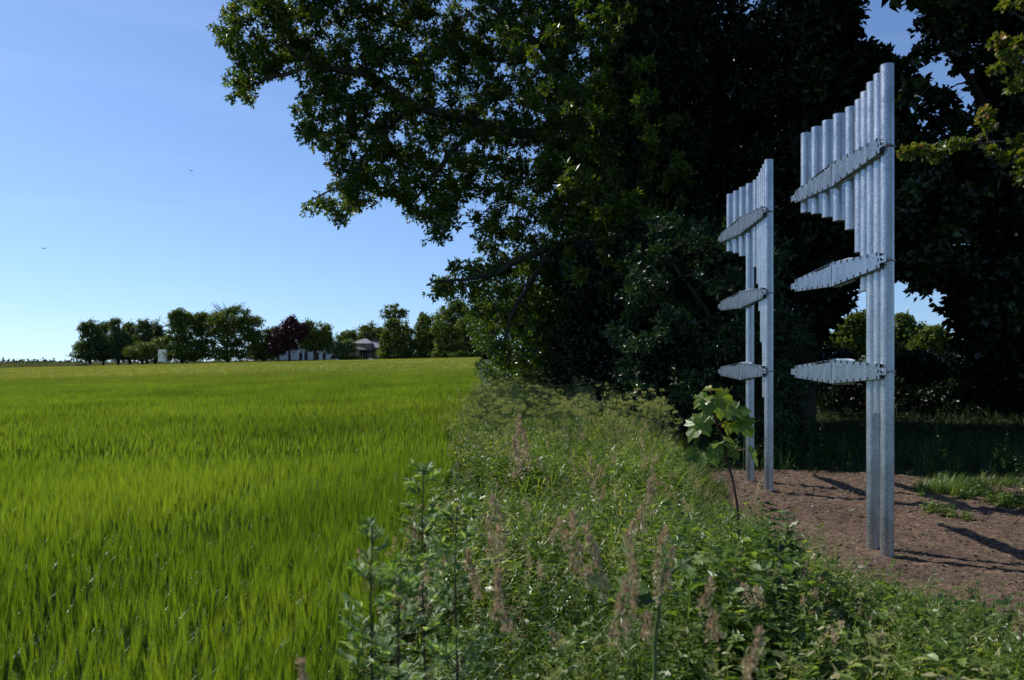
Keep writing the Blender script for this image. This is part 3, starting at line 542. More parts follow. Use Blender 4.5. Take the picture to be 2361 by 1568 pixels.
# ---------------------------------------------------------------- far trees, 220-260 m away
def far_tree(name, label, base_x, Y, ells, mat, n, L=.55, group=None, bare=0, base_y=None, cat='tree', clump=.9):
    """ells: picture ellipses (cx, cy, rx, ry) of the crown at distance Y"""
    ex = []
    if Y > 200 and cat == 'tree' and name not in ('spruce_tree', 'pale_crowned_tree', 'copper_beech_tree', 'round_tree', 'apple_tree', 'garden_tree', 'yellow_green_tree'): ex += [(base_x, 818, max(e[2] for e in ells)*1.2, 13)]*2
    for (a_, b_, c_, d_) in ells:
        for q_ in range(5 if name != 'spruce_tree' else 0):
            t_ = random.uniform(-.4, 3.5); ex.append((a_+c_*math.cos(t_)*.95, b_-d_*math.sin(t_)*.95, c_*random.uniform(.22, .42), d_*random.uniform(.2, .4)))
    ells = list(ells)+ex
    s = Y/F; bx = (base_x-CX)*s; bz = float(gz(bx, Y)); root = empty(name, (bx, Y, bz), label, cat, group)
    ar = np.array([(e[2]*e[3])**.8 for e in ells], float); k = rng.choice(len(ells), max(60, n//9), p=ar/ar.sum()); E = np.array(ells, float)[k]
    q = nrm(rng.normal(0, 1, (len(k), 3)))*rng.random((len(k), 1))**.42
    q[:, 1] *= .9
    Cc = np.stack([(E[:, 0]+q[:, 0]*E[:, 2]*1.12-CX)*s, Y+q[:, 1]*E[:, 2]*s*.8, EYE+(HZ-E[:, 1]+q[:, 2]*E[:, 3]*.9)*s], -1)
    gl = Geo(); gt = Geo(); rad = np.full(len(Cc), clump)*rng.uniform(.6, 2.0, len(Cc))
    kk = np.repeat(np.arange(len(Cc)), 28); off = nrm(rng.normal(0, 1, (len(kk), 3)))*(rng.random((len(kk), 1))**.7)*rad[kk][:, None]*np.array((1, 1, .8))
    d = nrm(rng.normal(0, 1, off.shape)); nn = nrm(rng.normal(0, .7, off.shape)+np.array((0, 0, .9))); cr = rng.random(len(Cc))[kk]
    leaves(gl, Cc[kk]+off, d, nn, L*rng.uniform(.6, 1.3, len(kk)), L*.8, np.clip(cr*.55+rng.random(len(kk))*.45, 0, 1))
    top = np.array((Cc[:, 0].mean(), Y, Cc[:, 2].max()-.5)); b = np.array((bx, Y, bz-.3)); tube(gt, [b, b*.5+top*.5, top], [.45, .3, .1], 8)
    for c in Cc[rng.choice(len(Cc), min(26, len(Cc)), replace=False)]:
        t = random.uniform(.2, .75); tube(gt, [b*(1-t)+top*t, (b*(1-t)+top*t+c)/2+np.array((0, 0, -.3)), c], [.16, .1, .04], 5)
    for i in range(bare):
        a = np.array((Cc[:, 0].mean(), Y, Cc[:, 2].max()-2.5)); e = a+np.array((random.uniform(-5.5, 5.5), random.uniform(-2, 2), random.uniform(2.6, 4.6)))
        tube(gt, [a, (a+e)/2+rng.normal(0, .3, 3), e], [.07, .05, .02], 4)
    gt.obj('trunk', M['bark'], root, loc=(bx, Y, bz)); gl.obj('crown', mat, root, loc=(bx, Y, bz)); return root
GR = 'poplars of the windbreak row'
for i, (x, top, wd, lab) in enumerate([(207, 744, 24, 'leftmost poplar of the windbreak row, ragged to the ground'), (238, 748, 20, 'second poplar from the left in the windbreak row'), (272, 739, 19, 'tallest poplar of the windbreak row, third from the left'), (300, 742, 18, 'fourth poplar from the left in the windbreak row'), (328, 741, 18, 'fifth poplar from the left in the windbreak row'), (358, 748, 20, 'last poplar of the windbreak row, above the white cabin')]):
    c = (top+828)/2; far_tree('poplar_tree', lab, x, 236+i % 2*4, [(x, c, wd, (828-top)/2), (x-3, top+16, wd*.5, 14), (x, 800, wd*1.35, 30), (x+6, 815, wd*1.3, 16)], M['farblue'], 3600, .5, GR)
far_tree('willow_bush', 'sunny yellow-green bushes below the windbreak beside the white cabin', 340, 226, [(325, 812, 28, 18), (358, 806, 18, 22)], M['faryellow'], 1400, .45, cat='bush')
far_tree('lime_tree', 'dark round-topped tree just right of the white cabin', 420, 224, [(418, 775, 32, 50), (410, 745, 22, 20), (430, 810, 42, 24)], M['fargreen'], 5200)
far_tree('broad_tree', 'broad crowned tree with bare twigs sticking out of its top', 525, 226, [(520, 765, 58, 46), (500, 750, 50, 34), (545, 740, 48, 26), (575, 760, 26, 34), (500, 805, 60, 26), (585, 800, 22, 28)], M['fargreen'], 9000, .5, bare=26)
far_tree('thorn_bush', 'low dark tree between the broad crowned tree and the copper beech', 608, 228, [(608, 800, 24, 30), (620, 782, 20, 18)], M['fargreen'], 1500)
far_tree('yellow_green_tree', 'small yellow-green tree peeping out behind the copper beech', 640, 240, [(640, 782, 24, 22)], M['faryellow'], 1200)
far_tree('copper_beech_tree', 'dark purple copper beech in front of the white building', 668, 222, [(668, 770, 34, 32), (650, 792, 30, 24), (682, 760, 22, 22), (640, 808, 14, 14)], M['copper'], 5200)
far_tree('round_tree', 'green round tree touching the copper beech on its right', 725, 224, [(728, 772, 30, 30), (720, 790, 34, 26), (745, 790, 16, 24)], M['fargreen'], 3600)
far_tree('apple_tree', 'grey-green orchard tree at the left corner of the stone house', 786, 222, [(784, 806, 30, 16), (800, 800, 16, 14)], M['farblue'], 1300, .4)
far_tree('garden_tree', 'wide green tree rising behind the stone house', 840, 268, [(845, 775, 40, 22), (860, 768, 24, 18), (805, 785, 26, 16)], M['fargreen'], 4200)
far_tree('tall_tree', 'tall tree with a thin pale upper crown right of the stone house', 915, 222, [(914, 775, 30, 34), (925, 805, 34, 22), (896, 800, 18, 30)], M['fargreen'], 4600)
far_tree('pale_crowned_tree', 'pale umbrella-shaped tree top standing above the tall tree', 910, 236, [(910, 716, 26, 11), (890, 728, 10, 8), (930, 726, 10, 8), (912, 738, 10, 14)], M['faryellow'], 900, .45, clump=.7)
far_tree('spruce_tree', 'narrow dark spruce poking above the wood', 973, 240, [(973, 728, 4, 12), (973, 745, 9, 16), (973, 770, 14, 24)], M['spruce'], 2200, .4, clump=.5)
far_tree('wood_edge_tree', 'leafy tree with a sunny left side at the left end of the far wood', 1000, 224, [(1000, 775, 38, 46), (985, 800, 34, 28)], M['fargreen'], 5200, group=None)
far_tree('dense_wood_tree', 'dark dense tree in the middle of the far wood', 1045, 218, [(1045, 755, 42, 50), (1050, 800, 44, 30)], M['fargreen'], 5600)
far_tree('high_wood_tree', 'highest tree of the far wood, half hidden by the hawthorn', 1098, 214, [(1098, 745, 40, 60), (1100, 800, 44, 30)], M['fargreen'], 5200)
# sunny trees seen through the gap behind the sculptures
far_tree('pine_tree', 'sunny green conifer seen through the gap left of the nearer sculpture posts', 1965, 66, [(1965, 762, 30, 24), (1950, 792, 44, 24), (1985, 745, 12, 16), (2000, 800, 40, 22)], M['faryellow'], 3600, .30, clump=.45)
far_tree('feathery_tree', 'feathery sunny conifer in the gap just right of the nearer sculpture posts', 2080, 66, [(2085, 772, 30, 28), (2080, 745, 12, 16), (2115, 785, 34, 26), (2060, 800, 40, 22)], M['fargreen'], 3800, .28, clump=.45)
far_tree('yellow_bush', 'pale yellow-green bush at the right side of the gap in the wood', 2145, 62, [(2150, 785, 24, 26), (2135, 800, 34, 20), (2190, 800, 34, 22)], M['faryellow'], 2200, .26, clump=.4, cat='bush')
# a distant wood on the horizon
g = Geo(); xw = np.linspace(-1500, 500, 900)+rng.normal(0, 2, 900)
for k in range(12):
    hh_ = 4.2+3.2*fbm(xw, xw*0, .012, 3, 0)+rng.random(900)*1.2; C3 = np.stack([xw+rng.normal(0, 3, 900), 760+k*5+rng.normal(0, 3, 900), float(gz(-150, 760))+hh_*rng.random(900)], -1)
    kk = np.repeat(np.arange(900), 5); leaves(g, C3[kk]+rng.normal(0, 1.3, (4500, 3)), nrm(rng.normal(0, 1, (4500, 3))), nrm(rng.normal(0, .6, (4500, 3))+np.array((0, 0, 1))), 2.6, 2.2, rng.random(4500))
tag(g.obj('distant_woods', leafmat('distant_leaf', [(0, (.03, .055, .045)), (1, (.07, .10, .07))], trans=.2, spec=.1)), 'low blue-green woods along the far horizon at the left', 'woods', kind='stuff')
# rough strip between field and windbreak
g = Geo(); n = 26000; Y = rng.uniform(222, 350, n); X = rng.uniform(-260, 60, n); T = [clump_template(5, .35, .9, .5) for _ in range(5)]
scatter(g, T, np.stack([X, Y, gz(X, Y)-.15], -1), rng.uniform(.4, 1.1, n), .1); tag(g.obj('rough_grass', M['grassfar'] if 'grassfar' in M else leafmat('rough_grass', [(0, (.07, .09, .03)), (.5, (.13, .13, .045)), (1, (.24, .19, .09))], trans=.3, patch=.05)), 'rough olive grass strip beyond the barley', 'grass', kind='stuff')

# ---------------------------------------------------------------- buildings
M['render'] = plain('yellow_stone_wall', (.30, .26, .17), .9, .15, 1.5); M['slate'] = plain('grey_slate', (.17, .155, .17), .6, .2, 2.5); M['white'] = plain('white_wall', (.72, .74, .76), .7, .05, 1)
M['glass'] = plain('dark_glass', (.02, .03, .04), .12, .2, 1, 0, 0, .8); M['darkwood'] = plain('dark_wood', (.04, .03, .035), .7, .3, 3); M['brick'] = plain('chimney_brick', (.16, .10, .08), .9, .3, 4); M['frame'] = plain('white_frame', (.6, .6, .58), .6, .05, 1)
HY = 244.0; hs = HY/F
def hx(x): return (x-CX)*hs
def hz(y): return EYE+(HZ-y)*hs
def roofmesh(g, V, Fc, th=.18):
    V = np.array(V, float); n = len(V); V2 = V-np.array((0, 0, th)); q = [f for f in Fc if len(f) == 4]; t = [f for f in Fc if len(f) == 3]
    ed = {}
    for f in Fc:
        for i in range(len(f)):
            a, b = f[i], f[(i+1) % len(f)]; k = (min(a, b), max(a, b)); ed.setdefault(k, []).append((a, b))
    side = [(a, a+n, b+n, b) for k, l in ed.items() if len(l) == 1 for a, b in l]
    g.add(np.concatenate([V, V2]), Q=q+[tuple(i+n for i in reversed(f)) for f in q]+side, T=(t+[tuple(i+n for i in reversed(f)) for f in t]) or None)
zb = hz(829)
house = empty('stone_house', (hx(840), HY, zb), 'yellowish stone house with hipped grey roof among the far trees', 'house')
g = Geo(); box(g, hx(806), hx(856), HY, HY+9, zb, hz(793)); box(g, hx(856)+.003, hx(905), HY+1, HY+8, zb, hz(801.5))
# side wing toward the viewer: wall under a single falling roof
x0, x1, y0, y1 = hx(801), hx(834), HY-5, HY-.003
g.add([(x0, y0, zb), (x1, y0, zb), (x1, y0, hz(806.5)-.2), (x0, y0, hz(794)-.2), (x0, y1, zb), (x1, y1, zb), (x1, y1, hz(806.5)-.2), (x0, y1, hz(794)-.2)], Q=[(0, 1, 2, 3), (1, 5, 6, 2), (4, 0, 3, 7), (3, 2, 6, 7)])
g.obj('wall', M['render'], house)
g = Geo(); ze, za = hz(791.7), hz(779.3); a, b = hx(804.5), hx(857.5); c = hx(836); roofmesh(g, [(a, HY-.5, ze), (b, HY-.5, ze), (b, HY+9.5, ze), (a, HY+9.5, ze), (c-.4, HY+4.5, za), (c+.4, HY+4.5, za)], [(0, 1, 5, 4), (1, 2, 5), (2, 3, 4, 5), (3, 0, 4)])
rf = g.obj('roof', M['slate'], house)
g = Geo(); zr = hz(786.3); ze2 = hz(801); a2, b2 = hx(857)+.01, hx(907); roofmesh(g, [(a2, HY+.5, ze2), (b2, HY+.5, ze2), (b2, HY+4.5, zr), (a2, HY+4.5, zr), (b2, HY+8.5, ze2), (a2, HY+8.5, ze2)], [(0, 1, 2, 3), (3, 2, 4, 5)]); g.obj('roof', M['slate'], house)
g = Geo(); roofmesh(g, [(hx(798.5), HY-5.6, hz(792.3)), (hx(835), HY-5.6, hz(807)), (hx(852), HY-.02, hz(806)), (hx(806), HY-.02, hz(792.5))], [(0, 1, 2, 3)]); g.obj('roof', M['slate'], house)
g = Geo(); box(g, hx(859), hx(862), HY+4, HY+5.4, hz(788), hz(779)); box(g, hx(858.7), hx(862.3), HY+3.9, HY+5.5, hz(779), hz(778)); g.obj('chimney', M['brick'], rf)
g = Geo(); box(g, hx(835), hx(866), HY-2.6, HY+.9, hz(809.5), hz(807.3)); [box(g, hx(xx)-.08, hx(xx)+.08, HY-2.5, HY-2.3, zb, hz(809.5)-.005) for xx in (836.5, 850, 864.5)]; g.obj('porch', M['darkwood'], house)
g = Geo(); box(g, hx(837), hx(848), HY-.09, HY-.004, zb, hz(811)); d = g.obj('door', M['glass'], house)
g = Geo(); [box(g, hx(xx)-.06, hx(xx)+.06, HY-.14, HY-.092, zb, hz(811)) for xx in (837.3, 842.5, 847.7)]; g.obj('door_frame', M['frame'], d)
for (xa, xb, ya, yb, fy) in ((814, 819, 811.5, 819, HY-5), (874.5, 879, 811.5, 820, HY+1), (893, 897, 811.5, 820, HY+1)):
    g = Geo(); box(g, hx(xa), hx(xb), fy-.05, fy-.004, hz(yb), hz(ya)); wn = g.obj('window', M['glass'], house)
    g = Geo(); zz0, zz1, xx0, xx1 = hz(yb), hz(ya), hx(xa), hx(xb); m_ = (xx0+xx1)/2
    for q in ((xx0-.08, xx0, zz0-.08, zz1+.08), (xx1, xx1+.08, zz0-.08, zz1+.08), (m_-.04, m_+.04, zz0, zz1), (xx0, xx1, zz1, zz1+.08), (xx0, xx1, zz0-.08, zz0), (xx0, m_-.042, (zz0+zz1)/2-.03, (zz0+zz1)/2+.03), (m_+.042, xx1, (zz0+zz1)/2-.03, (zz0+zz1)/2+.03)): box(g, q[0], q[1], fy-.09, fy-.054, q[2], q[3])
    g.obj('frame', M['frame'], wn)
WY = 252.0; ws = WY/F; wx = lambda x: (x-CX)*ws; wz = lambda y: EYE+(HZ-y)*ws
barn = empty('white_building', (wx(680), WY, wz(829)), 'long white building half hidden behind the copper beech', 'building')
g = Geo(); box(g, wx(572), wx(772), WY, WY+9, wz(830), wz(802)); g.obj('wall', M['white'], barn)
g = Geo(); roofmesh(g, [(wx(570), WY-.5, wz(801.5)), (wx(774), WY-.5, wz(801.5)), (wx(774), WY+4.5, wz(787)), (wx(570), WY+4.5, wz(787)), (wx(774), WY+9.5, wz(801.5)), (wx(570), WY+9.5, wz(801.5))], [(0, 1, 2, 3), (3, 2, 4, 5)]); g.obj('roof', plain('pale_metal_roof', (.30, .33, .37), .5, .1, 1), barn)
for xx in (600, 625, 690, 702, 728, 744):
    g = Geo(); box(g, wx(xx), wx(xx+7), WY-.05, WY-.004, wz(830), wz(813)); g.obj('door', M['darkwood'], barn)
KY = 221.0; ks = KY/F; kx = lambda x: (x-CX)*ks; kz = lambda y: EYE+(HZ-y)*ks
cab = empty('white_cabin', (kx(374), KY, kz(834)), 'small white box-shaped cabin at the right end of the windbreak', 'cabin')
g = Geo(); box(g, kx(364.5), kx(383), KY, KY+3.2, kz(834), kz(806.8)); g.obj('wall', M['white'], cab)
g = Geo(); box(g, kx(364), kx(383.5), KY-.12, KY+3.3, kz(806.7), kz(805.8)); g.obj('roof', M['frame'], cab)
g = Geo(); box(g, 0, 1.1, 0, .7, 0, .55); box(g, -.04, 1.14, -.04, .74, .552, .62); o = g.obj('storage_box', M['white'], loc=(0, 0, 0)); o.location = (hx(881), 221, float(gz(hx(881), 221))+.35); tag(o, 'tiny white garden box at the field edge right of the stone house', 'box')
far_tree('clipped_hedge', 'low sunlit clipped hedge in front of the stone house', 805, 222, [(785, 824.5, 17, 3.5), (812, 824.5, 18, 3.5)], M['faryellow'], 900, .3, cat='hedge', clump=.35)
g = Geo()
for i in range(260):
    c = np.array((kx(random.gauss(180, 8)), 224+random.uniform(-1, 1), 0)); c[2] = gz(c[0], c[1])+random.random()*1.2*math.exp(-((c[0]-kx(180))/1.6)**2)+.1; d = rng.normal(0, 1, 3)*np.array((1, 1, .35)); tube(g, [c-d*.6, c+d*.6], .04, 4)
tag(g.obj('brush_pile', M['twig']), 'low brown pile of cut branches left of the windbreak', 'brush pile')
# birds
def bird(x, y, Y, label):
    g = Geo(); c = P(x, y, Y)
    tube(g, [c+np.array((-.16, 0, 0)), c+np.array((-.08, 0, .01)), c+np.array((.02, 0, .01)), c+np.array((.14, 0, -.01)), c+np.array((.24, 0, 0))], [.01, .045, .05, .03, .012], 8)
    for s in (-1, 1): g.add([c+np.array((-.07, s*.03, .02)), c+np.array((.05, s*.03, .02)), c+np.array((.10*s+.02, s*.22, .09)), c+np.array((.14*s, s*.42, .05)), c+np.array((.14*s-.09, s*.22, .10))], Q=[(0, 1, 2, 4)], T=[(4, 2, 3)])
    tag(g.obj('bird', M['darkwood'], loc=tuple(c)), label, 'bird')
bird(101, 573, 95, 'tiny dark bird low in the open sky at the left'); bird(441, 394, 110, 'tiny bird high in the sky below the oak branch')

# ---------------------------------------------------------------- verge plants
def tuft(nb, L, W, mat=0, lean=(.05, .5), droop=(.4, 1.6)):
    g = Geo()
    for i in range(nb): blade(g, (random.gauss(0, .03), random.gauss(0, .03), 0), random.random()*6.28, L*random.uniform(.55, 1.15), W*random.uniform(.6, 1.2), random.uniform(*lean), random.uniform(*droop), 4, rnd=random.random(), mat=mat)
    return g
def weedt(H, nl, L, W, six=False, mat=0, stem=True, whorl=2):
    g = Geo(); lean = np.array((random.gauss(0, .08), random.gauss(0, .08), 1))*H
    if stem: s = np.array((.0018, .001, 0)); g.add([-s, s, lean+s*.5, lean-s*.5], Q=[(0, 1, 2, 3)], mat=mat, rnd=.3)
    t = np.sort(np.random.rand(nl))*.85+.15; a = np.arange(nl)*1.57+np.random.rand(nl)*1.2
    pos = lean[None]*t[:, None]; d = np.stack([np.cos(a), np.sin(a), np.random.uniform(-.3, .7, nl)], -1); sz = (1.15-t*.6)*np.random.uniform(.7, 1.2, nl)
    leaves(g, pos, d, np.tile((0, 0, 1.), (nl, 1))+np.random.normal(0, .25, (nl, 3)), L*sz, W*sz, np.random.rand(nl), mat=mat, six=six)
    return g
def flakes(g, c, r, n, L, mat, ax=(1, 1, 1)):
    off = nrm(np.random.normal(0, 1, (n, 3)))*np.random.rand(n, 1)**.6*r*np.array(ax); leaves(g, c+off, nrm(off+np.array((0, 0, r*.5))), nrm(np.random.normal(0, 1, (n, 3))), L, L*.5, np.random.rand(n), mat=mat)
def cocksfoot(H, big=1.0, n=26):
    g = Geo(); lx, ly = random.gauss(0, .12), random.gauss(0, .12); pts = np.array([(lx*t*t, ly*t*t, t*H) for t in np.linspace(0, 1, 6)]); tube(g, pts, np.linspace(.0018, .001, 6)*big, 3, mat=1)
    for i in range(6):
        t = .90+.10*i/5; c = np.array((lx*t*t, ly*t*t, t*H)); sd_ = (1-i/6)*.024*big
        flakes(g, c+np.array((random.gauss(0, sd_), random.gauss(0, sd_), 0)), (.021-.0018*i)*big, n, .012*big, 0, (.7, .7, 1.25))
    return g
def plume(H):
    g = Geo(); lx, ly = random.gauss(0, .1), random.gauss(0, .1); tube(g, [(0, 0, 0), (lx*.4, ly*.4, H*.6), (lx, ly, H)], [.0015, .0012, .0008], 3, mat=1)
    for i in range(9):
        t = .80+.20*i/8; c = np.array((lx*t, ly*t, t*H)); w_ = .045*(1-i/10); a = random.random()*6.28; flakes(g, c+np.array((math.cos(a)*w_, math.sin(a)*w_, 0)), .018, 8, .010, 0)
    return g
def umbel(H):
    g = Geo(); tube(g, [(0, 0, 0), (.02, 0, H*.6)], .003, 4, mat=1)
    for i in range(6):
        a = random.random()*6.28; e = np.array((math.cos(a)*.14*random.random(), math.sin(a)*.14*random.random(), H*random.uniform(.82, 1))); tube(g, [(.02, 0, H*.6), e], .0015, 3, mat=1)
        for k in range(9): b = random.random()*6.28; r = .035*random.random()**.5; flakes(g, e+np.array((math.cos(b)*r, math.sin(b)*r, random.uniform(-.01, .02))), .009, 6, .011, 0)
    return g
def area_pts(n, x0, x1, y0, y1, inside): X = rng.uniform(x0, x1, n); Y = rng.uniform(y0, y1, n); k = inside(X, Y); X, Y = X[k], Y[k]; return np.stack([X, Y, gz(X, Y)-.01], -1)
def verge_right(Y): return np.interp(Y, [0, 3.6, 4.6, 6, 7, 9, 12, 14.5, 22, 30], [4.2, 3.2, 2.3, 1.95, 1.95, 2.2, 2.6, 2.4, 1.4, -.6])
def verge_pts(n, y0=1.0, y1=30, bias=1.6, marg=0):
    Y = y0+(y1-y0)*rng.random(n*2)**bias; l = field_edge(Y)-.12; r = verge_right(Y)+marg; X = l+(r-l)*rng.random(n*2); k = (rng.random(n*2) < (r-l)/4.0)
    X, Y = X[k], Y[k]; return np.stack([X, Y, gz(X, Y)-.02], -1)
def vscale(p):   # taller near the hedge, lower toward the bare soil
    X, Y = p[:, 0], p[:, 1]; s = np.interp(Y, [1, 3, 5, 10, 20], [.8, 1.0, 1.12, 1.2, 1.25])*np.where(Y < 6.3, np.interp(verge_right(Y)-X, [0, .12, .3], [.5, .9, 1]), np.interp(verge_right(Y)-X, [0, .35, 1.0], [.45, .85, 1])); return s*(.8+.45*fbm(X, Y, 1.3, 2, 4))
g = Geo(); TF = [tuft(10, .60, .0135, lean=(.1, .9), droop=(.8, 2.2)) for _ in range(12)]; p = verge_pts(9500); p = p[p[:, 1] > 1.5]; scatter(g, TF, p, vscale(p)*1.05, .12)
TA = [tuft(16, .75, .011, lean=(.15, .8), droop=(1.0, 2.4)) for _ in range(8)]; p = verge_pts(1700, 5, 17, 1.0, -.1); p = p[p[:, 0] > .1]; scatter(g, TA, p, vscale(p)*1.0, .1)
tag(g.obj('verge_grass', M['grass']), 'tall arching green grass on the verge between barley and hedge', 'grass', kind='stuff')
g = Geo(); TW = [weedt(random.uniform(.35, .6), 18, .09, .048, six=i % 2 == 0) for i in range(8)]+[weedt(random.uniform(.4, .65), 34, .06, .019) for _ in range(8)]; p = verge_pts(6500); p = p[p[:, 1] > 1.4]; scatter(g, TW, p, vscale(p)*1.1, .1)
p = area_pts(520, .75, 1.72, 3.5, 4.8, lambda X, Y: X < 1.25+.3*(Y-3.3)); scatter(g, TW, p, rng.uniform(1.15, 1.75, len(p)), .08)
tag(g.obj('verge_weeds', M['weed']), 'mixed leafy weeds growing through the verge grass', 'weeds', kind='stuff')
g = Geo(); TS = [cocksfoot(random.uniform(.75, 1.0)) for _ in range(6)]+[plume(random.uniform(.7, .95)) for _ in range(8)]; p = verge_pts(230, 3.2, 16, 1.2); p = p[p[:, 0] < verge_right(p[:, 1])-.3]; scatter(g, TS, p, .75+.35*rng.random(len(p)), .06)
tag(g.obj('seeding_grass', [M['seed'], M['stem']]), 'brownish pink grass seed heads scattered over the verge', 'grass', kind='stuff')
g = Geo(); TU = [umbel(random.uniform(.8, 1.05)) for _ in range(8)]; p = verge_pts(430, 10, 22, 1.0, -.3); scatter(g, TU, p, .65+.75*rng.random(len(p)), .12)
p = verge_pts(26, 1.9, 4, 1.0, -1.2); p = p[p[:, 0] < 1.2]; scatter(g, TU, p, .62+.12*rng.random(len(p)), .08)
tag(g.obj('cow_parsley', [M['umbel'], M['stem']]), 'pale seeding cow parsley at the far end of the verge under the hawthorn', 'wild flowers', kind='stuff')
# low ground cover round the bare soil and on the lawn
g = Geo(); TL = [weedt(random.uniform(.08, .2), 12, .05, .032, six=True) for _ in range(8)]; TG = [tuft(9, .20, .006) for _ in range(6)]
jit = lambda X, Y: inpoly(X+(fbm(X, Y, 3, 3, 9)-.5)*.9, Y+(fbm(X, Y, 3, 3, 17)-.5)*.9, SOIL)
PATCH = [(4.7, 9.7), (4.6, 8.9), (5.0, 8.15), (6.0, 7.6), (9.4, 7.2), (9.4, 11.6), (6.5, 11.6), (5.4, 10.6)]
out = lambda X, Y: ((~jit(X, Y)) & (X > verge_right(Y)-.5)) | (inpoly(X, Y, PATCH) & (fbm(X, Y, 1.1, 4, 33) > .47+.02*(X-5)))
p = area_pts(13000, 1.4, 7.5, 2.8, 10.3, out); scatter(g, TL, p, rng.uniform(.6, 1.3, len(p)), .1)
p2 = area_pts(14000, 1.4, 8, 2.8, 11, out); scatter(g, TG, p2, rng.uniform(.5, 1.3, len(p2)), .15)

p4 = area_pts(150, 2.4, 6.5, 4.8, 12, lambda X, Y: inpoly(X, Y, SOIL)); scatter(g, TG, p4, rng.uniform(.25, .6, len(p4)), .15)
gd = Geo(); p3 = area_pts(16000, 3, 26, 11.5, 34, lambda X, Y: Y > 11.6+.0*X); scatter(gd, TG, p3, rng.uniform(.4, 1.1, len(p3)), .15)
tag(gd.obj('shaded_lawn', M['darkleaf']), 'lawn darkened in colour for deep shade between the soil patch and the hedge', 'lawn', kind='stuff')  # deep shade is put into the dark grass colour
tag(g.obj('ground_cover', M['weed']), 'low green herbs and grass creeping round the bare soil', 'ground cover', kind='stuff')
g = Geo(); TB = [weedt(random.uniform(.5, .8), 26, .075, .045, six=True) for _ in range(6)]+[tuft(10, .6, .009) for _ in range(3)]
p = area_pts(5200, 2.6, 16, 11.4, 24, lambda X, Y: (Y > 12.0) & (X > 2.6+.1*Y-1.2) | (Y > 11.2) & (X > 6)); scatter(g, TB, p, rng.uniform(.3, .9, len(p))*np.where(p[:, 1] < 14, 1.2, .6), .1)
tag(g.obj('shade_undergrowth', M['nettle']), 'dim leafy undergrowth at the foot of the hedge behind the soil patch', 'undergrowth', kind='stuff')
# stones, straw and crumbs lying on the soil
g = Geo(); ico = bmesh.new(); bmesh.ops.create_icosphere(ico, subdivisions=1, radius=1); iv = np.array([v.co[:] for v in ico.verts]); it = np.array([[v.index for v in f.verts] for f in ico.faces])
TSn = []
for _ in range(6): t = Geo(); t.add(iv*(1+rng.normal(0, .18, (len(iv), 1)))*np.array((1, .8, .55)), T=it); TSn.append(t)
TSt = []
for _ in range(5): t = Geo(); c = rng.normal(0, .01, (4, 3)); c[:, 0] += np.linspace(-.05, .05, 4); c[:, 2] = .006+abs(c[:, 2]); tube(t, c, .0016, 3, mat=1); TSt.append(t)
soilz = lambda p: (p.__setitem__((slice(None), 2), gz(p[:, 0], p[:, 1])+.004+.06*np.clip(fbm(p[:, 0], p[:, 1], 2.3, 4)-.4, 0, 1)+.055*fbm(p[:, 0], p[:, 1], 11, 3, 5)**2), p)[1]
ins = lambda X, Y: inpoly(X, Y, SOIL)
p = soilz(area_pts(16000, 2, 8, 4, 12.3, ins)); scatter(g, TSn, p, rng.gamma(2, .0042, len(p))+.003, 0)
p = soilz(area_pts(4500, 2, 8, 4, 12.3, ins)); scatter(g, TSt, p, rng.uniform(.25, 1.2, len(p)), 0)
TSp = []
for t0_ in TSn: t = Geo(); t.add(t0_.V[0], T=t0_.T[0], mat=2); TSp.append(t)
p = soilz(area_pts(5200, 2, 8, 4, 12.3, ins)); scatter(g, TSp, p, rng.gamma(2, .0022, len(p))+.002, 0)
tag(g.obj('soil_crumbs', [M['soil'], M['straw'], M['stone']]), 'crumbs of earth and bits of straw lying on the bare soil', 'soil crumbs', kind='stuff')
def rock(x, y, s, lab):
    d = (y-HZ)/F; Y = (1.64+.184+.02)/(d+.0263); X = (x-CX)/F*Y; bm = bmesh.new(); bmesh.ops.create_icosphere(bm, subdivisions=2, radius=s)
    for v in bm.verts: v.co *= 1+random.uniform(-.2, .2); v.co.z *= .6
    me = bpy.data.meshes.new('stone'); bm.to_mesh(me); bm.free(); me.materials.append(M['stone']); o = bpy.data.objects.new('stone', me); COL.objects.link(o); o.location = (X, Y, float(gz(X, Y))+.02+s*.25); tag(o, lab, 'stone')
rock(1988, 1320, .035, 'pale stone on the soil in front of the nearer sculpture posts'); rock(2335, 1540, .06, 'grey stone among low herbs in the bottom right corner'); rock(1968, 1187, .03, 'flat pale stone on the soil left of the nearer sculpture posts')

# ---------------------------------------------------------------- sycamore sapling
SY = 5.0
MAPLE = np.array([(0, 0), (.10, -.05), (.28, -.16), (.34, -.02), (.50, .06), (.42, .15), (.44, .25), (.62, .34), (.50, .42), (.54, .54), (.38, .52), (.29, .53), (.29, .66), (.30, .74), (.14, .82), (0, 1.0)])
def maple_leaf(g, base, d, n, L, rnd, cup=.12):
    d = nrm(np.array(d, float)); s = nrm(np.cross(d, n)); n2 = np.cross(s, d); o = MAPLE*np.array((.95, 1)); pts = []
    side = o[1:-1]
    poly = [o[0]]+list(side)+[o[-1]]+[(-x, y) for x, y in side[::-1]]
    ctr = np.array((0, .3)); V = [base+d*ctr[1]*L]
    for x, y in poly:
        wv = .03*math.sin(9*x+7*y+rnd*9); V.append(base+d*y*L+s*x*L+n2*L*(cup*abs(x)-.25*y*y*.8+wv))
    m = len(poly); g.add(V, T=[(0, 1+i, 1+(i+1) % m) for i in range(m)], rnd=rnd)
base = P(1705, 1200, SY); sap = empty('sycamore_sapling', (base[0], SY, float(gz(base[0], SY))), 'young sycamore sapling with big lobed leaves and a red-brown stem before the farther sculpture', 'sapling')
